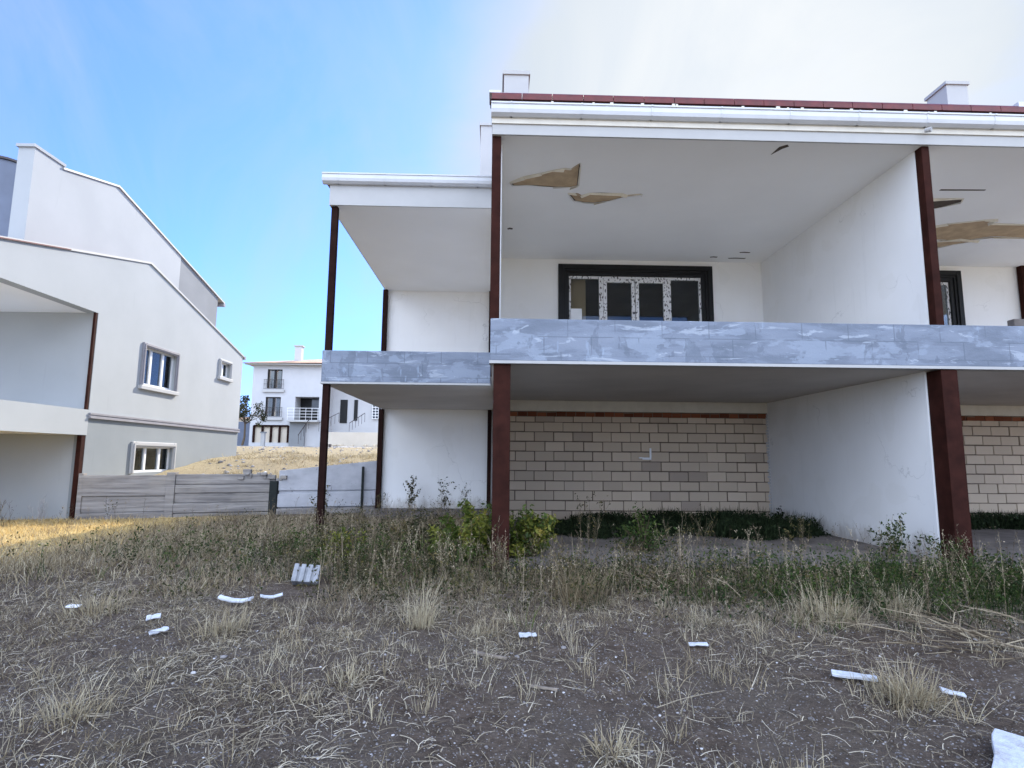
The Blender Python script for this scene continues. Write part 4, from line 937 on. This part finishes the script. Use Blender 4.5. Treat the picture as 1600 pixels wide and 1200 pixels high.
chunk('foam_board', 2.56, 2.86, rag(.72, .30, 9, .05), .04, R(47), 'styro', 'large white foam board lying at the lower right corner', 'foam board', (R(4), R(-3)), .006, 0, .02)
chunk('foam_strip', 2.45, 4.05, rag(.27, .062, 8, .10), .02, R(-24), 'styro', 'long white foam strip lying left of the round grass ball', 'foam strip', (R(8), 0), .004, 0, .03)
chunk('foam_scrap', 2.97, 3.85, rag(.14, .05, 5, .3), .014, R(-18), 'styro', 'broken white foam scrap right of the round grass ball', 'foam scrap', (R(10), R(10)), .004, 0, .02)
chunk('foam_scrap', 3.15, 3.30, rag(.10, .03, 5, .3), .014, R(-20), 'paper', 'thin pale scrap on the soil above the large foam board', 'foam scrap')
chunk('white_trim_piece', -2.42, 5.72, (.34, .05), .02, R(-10), 'styro', 'curved white trim piece lying in the grass left of the hollow block', 'trim piece', (R(18), 0), .004, .035, .05)
chunk('white_trim_piece', -2.14, 5.84, (.20, .04), .016, R(22), 'styro', 'shorter white trim piece at the right end of the curved one', 'trim piece', (R(15), 0), .004, .02, .05)
chunk('foam_scrap', -2.93, 5.28, rag(.11, .07, 5, .25), .014, R(25), 'styro', 'upper of two white scraps lying close together on the left', 'foam scrap', (R(12), R(-8)), .005, 0, .03)
chunk('foam_scrap', -2.68, 4.92, rag(.14, .055, 5, .25), .014, R(38), 'styro', 'lower of two white scraps lying close together on the left', 'foam scrap', (R(14), R(-6)), .005, 0, .03)
chunk('foam_scrap', -3.85, 5.62, rag(.12, .05, 5, .2), .014, R(8), 'paper', 'pale scrap near the left edge above the two white scraps', 'foam scrap', (R(10), 0), .005, 0, .03)
chunk('foam_scrap', .28, 4.82, rag(.14, .06, 5, .2), .014, R(6), 'styro', 'white scrap lying just in front of the middle column', 'foam scrap', (R(8), 0), .005, 0, .02)
chunk('foam_scrap', 1.62, 4.72, rag(.15, .05, 5, .2), .014, R(-4), 'styro', 'white scrap lying before the concrete floor', 'foam scrap', (R(8), 0), .005, 0, .02)
chunk('foam_scrap', -1.28, 2.93, rag(.055, .05, 5, .3), .014, R(30), 'paper', 'small white scrap at the bottom left of the foreground', 'foam scrap', (R(8), 0), .004)
chunk('foam_scrap', -4.1, 4.28, rag(.09, .05, 5, .3), .014, R(10), 'paper', 'small pale scrap at the far left edge', 'foam scrap', (R(8), 0), .004, 0, .02)
chunk('wood_stick', -.02, 4.42, rag(.26, .022, 6, .3), .02, R(-18), 'stick', 'brown stick lying on soil in the middle of the yard', 'stick', (0, R(4)), .003)
chunk('wood_stick', .33, 3.92, rag(.18, .018, 6, .3), .016, R(-10), 'stick', 'shorter brown stick right of the middle stick', 'stick', (0, R(4)), .003)
# hollow ribbed block
hb = empty('hollow_block', (-2.02, 6.45, float(H(-2.02, 6.45))), 'pale grey hollow concrete block with ribs lying tilted in the grass', 'block')
mb = MB(); bx, by, bz = .27, .16, .19
for k in range(4): mb.box(-bx/2+k*.073, -bx/2+k*.073+.048, -by/2, by/2, 0, bz)
mb.box(-bx/2+.002, bx/2-.002, -by/2+.022, by/2-.022, .006, bz-.025)
ob = mb.build('block_shell', M['blockgrey'], None, .008); ob.parent = hb; hb.rotation_euler = (R(-28), R(6), R(8)); hb.location.z += .03

# ------------------------------------------------------------------ small tree beside the far house
tr = empty('bare_tree', (-20.75, 48, 1.9), 'small dark scraggly tree between the villa and the far house', 'tree')
tm = MB(); tips = []
def limb(p, d, L, r, lev):
    p = np.array(p); d = np.array(d)/np.linalg.norm(d); q = p+d*L*.5+rng.normal(0, .05, 3)*L; e = p+d*L+rng.normal(0, .08, 3)*L
    tm.tube([p, q, e], [r, r*.8, r*.55], 5, .2)
    if lev == 0: tips.append(e); return
    for k in range(3+(lev > 1)): limb(q if k == 0 else e, d+rng.normal(0, .55, 3)+np.array([0, 0, .15]), L*.62, r*.55, lev-1)
limb((-20.75, 48, 1.7), (.02, 0, 1), 2.0, .11, 3); tm.build('trunk', M['stem'], tr)
tp_ = np.array(tips); i = rng.integers(0, len(tp_), 1500); V, F, T = leaves(tp_[i]+rng.normal(0, .12, (1500, 3)), .07+.06*rng.random(1500), rng.random(1500)*.7); np_mesh('crown', V, F, M['olive'], T, parent=tr)

# ------------------------------------------------------------------ sky, sun, camera
AZ, EL = R(25.2), R(32.4)
sd = (math.sin(AZ)*math.cos(EL), math.cos(AZ)*math.cos(EL), math.sin(EL))
w = bpy.data.worlds.new('World'); scene.world = w; w.use_nodes = True; nt = w.node_tree
bg = nt.nodes['Background']; bg.inputs['Strength'].default_value = .15
sky = N(nt, 'ShaderNodeTexSky', sky_type='NISHITA'); sky.sun_disc = False; sky.sun_elevation = EL; sky.sun_rotation = AZ
sky.altitude = 900; sky.air_density = 1.0; sky.dust_density = .25; sky.ozone_density = 1.5
tc = N(nt, 'ShaderNodeTexCoord')
mp = N(nt, 'ShaderNodeMapping'); mp.inputs['Scale'].default_value = (1.0, 1.0, 1.9); mp.inputs['Rotation'].default_value = (R(20), R(35), R(20)); nt.links.new(tc.outputs['Generated'], mp.inputs[0])
n1 = noise(nt, mp.outputs[0], 1.7, 6, .52, .5)
vm = N(nt, 'ShaderNodeVectorMath', operation='DOT_PRODUCT'); nt.links.new(tc.outputs['Generated'], vm.inputs[0]); vm.inputs[1].default_value = sd
near = N(nt, 'ShaderNodeMapRange', interpolation_type='SMOOTHSTEP'); near.inputs[1].default_value = .85; near.inputs[2].default_value = .99; nt.links.new(vm.outputs['Value'], near.inputs[0])
# thin veil of cloud, thickest towards the sun
s1 = N(nt, 'ShaderNodeMath', operation='MULTIPLY_ADD'); s1.inputs[1].default_value = .70; nt.links.new(near.outputs[0], s1.inputs[0]); nt.links.new(n1, s1.inputs[2])
veil = N(nt, 'ShaderNodeMapRange', interpolation_type='SMOOTHSTEP'); veil.inputs[1].default_value = .60; veil.inputs[2].default_value = 1.12; veil.inputs[4].default_value = .985; nt.links.new(s1.outputs[0], veil.inputs[0])
sp = N(nt, 'ShaderNodeSeparateXYZ'); nt.links.new(tc.outputs['Generated'], sp.inputs[0])
c = mix(nt, 1.0, sky.outputs[0], ramp(nt, sp.outputs[2], [(0, (.25,.345,.72)), (.25, (.38,.52,.86)), (.6, (.52,.64,.98))]), 'MULTIPLY')
c = mix(nt, veil.outputs[0], c, (1.72, 1.88, 2.02))
core = N(nt, 'ShaderNodeMapRange', interpolation_type='SMOOTHSTEP'); core.inputs[1].default_value = .93; core.inputs[2].default_value = 1.0; core.inputs[4].default_value = .45; nt.links.new(vm.outputs['Value'], core.inputs[0])
c = mix(nt, core.outputs[0], c, (2.7, 2.7, 2.68))
mp2 = N(nt, 'ShaderNodeMapping'); mp2.inputs['Scale'].default_value = (2.2, .8, 1.4); mp2.inputs['Rotation'].default_value = (R(10), R(-30), R(50)); nt.links.new(tc.outputs['Generated'], mp2.inputs[0])
c = mix(nt, ramp(nt, noise(nt, mp2.outputs[0], 2.0, 6, .6, .8), [(.42, (0,0,0)), (.75, (.42,.42,.42))]), c, (1.5, 1.75, 2.1))
# bright clouds added unseen behind the camera to fill the shaded fronts
bk = N(nt, 'ShaderNodeMapRange', interpolation_type='SMOOTHSTEP'); bk.inputs[1].default_value = .05; bk.inputs[2].default_value = -.55; nt.links.new(sp.outputs[1], bk.inputs[0])
cb = N(nt, 'ShaderNodeMath', operation='MULTIPLY'); nt.links.new(bk.outputs[0], cb.inputs[0]); nt.links.new(ramp(nt, n1, [(.36, (0,0,0)), (.60, (1,1,1))]), cb.inputs[1])
c = mix(nt, cb.outputs[0], c, (9.7, 11.0, 13.2))
nt.links.new(c, bg.inputs[0])

L = bpy.data.lights.new('sun', 'SUN'); L.energy = 3.0; L.angle = R(.5); L.color = (1, .94, .84)
so = bpy.data.objects.new('sun', L); COL.objects.link(so)
from mathutils import Vector, Matrix
so.rotation_euler = (-Vector(sd)).to_track_quat('-Z', 'Y').to_euler()

cam = bpy.data.cameras.new('camera'); co_ = bpy.data.objects.new('camera', cam); COL.objects.link(co_)
cam.sensor_width = 36; cam.lens = 900/1600*36; cam.clip_end = 3000; cam.clip_start = .05
co_.matrix_world = Matrix.Translation((0, 0, 1.25)) @ Matrix.Rotation(R(-1.63), 4, 'Z') @ Matrix.Rotation(R(90+7.26), 4, 'X') @ Matrix.Rotation(R(.47), 4, 'Z')
scene.camera = co_
scene.view_settings.view_transform = 'Standard'; scene.view_settings.look = 'None'; scene.view_settings.exposure = 1.5; scene.view_settings.gamma = 1
scene.cycles.max_bounces = 8; scene.cycles.diffuse_bounces = 5; scene.cycles.transparent_max_bounces = 12
scene.cycles.use_denoising = True
scene.cycles.sample_clamp_indirect = 8
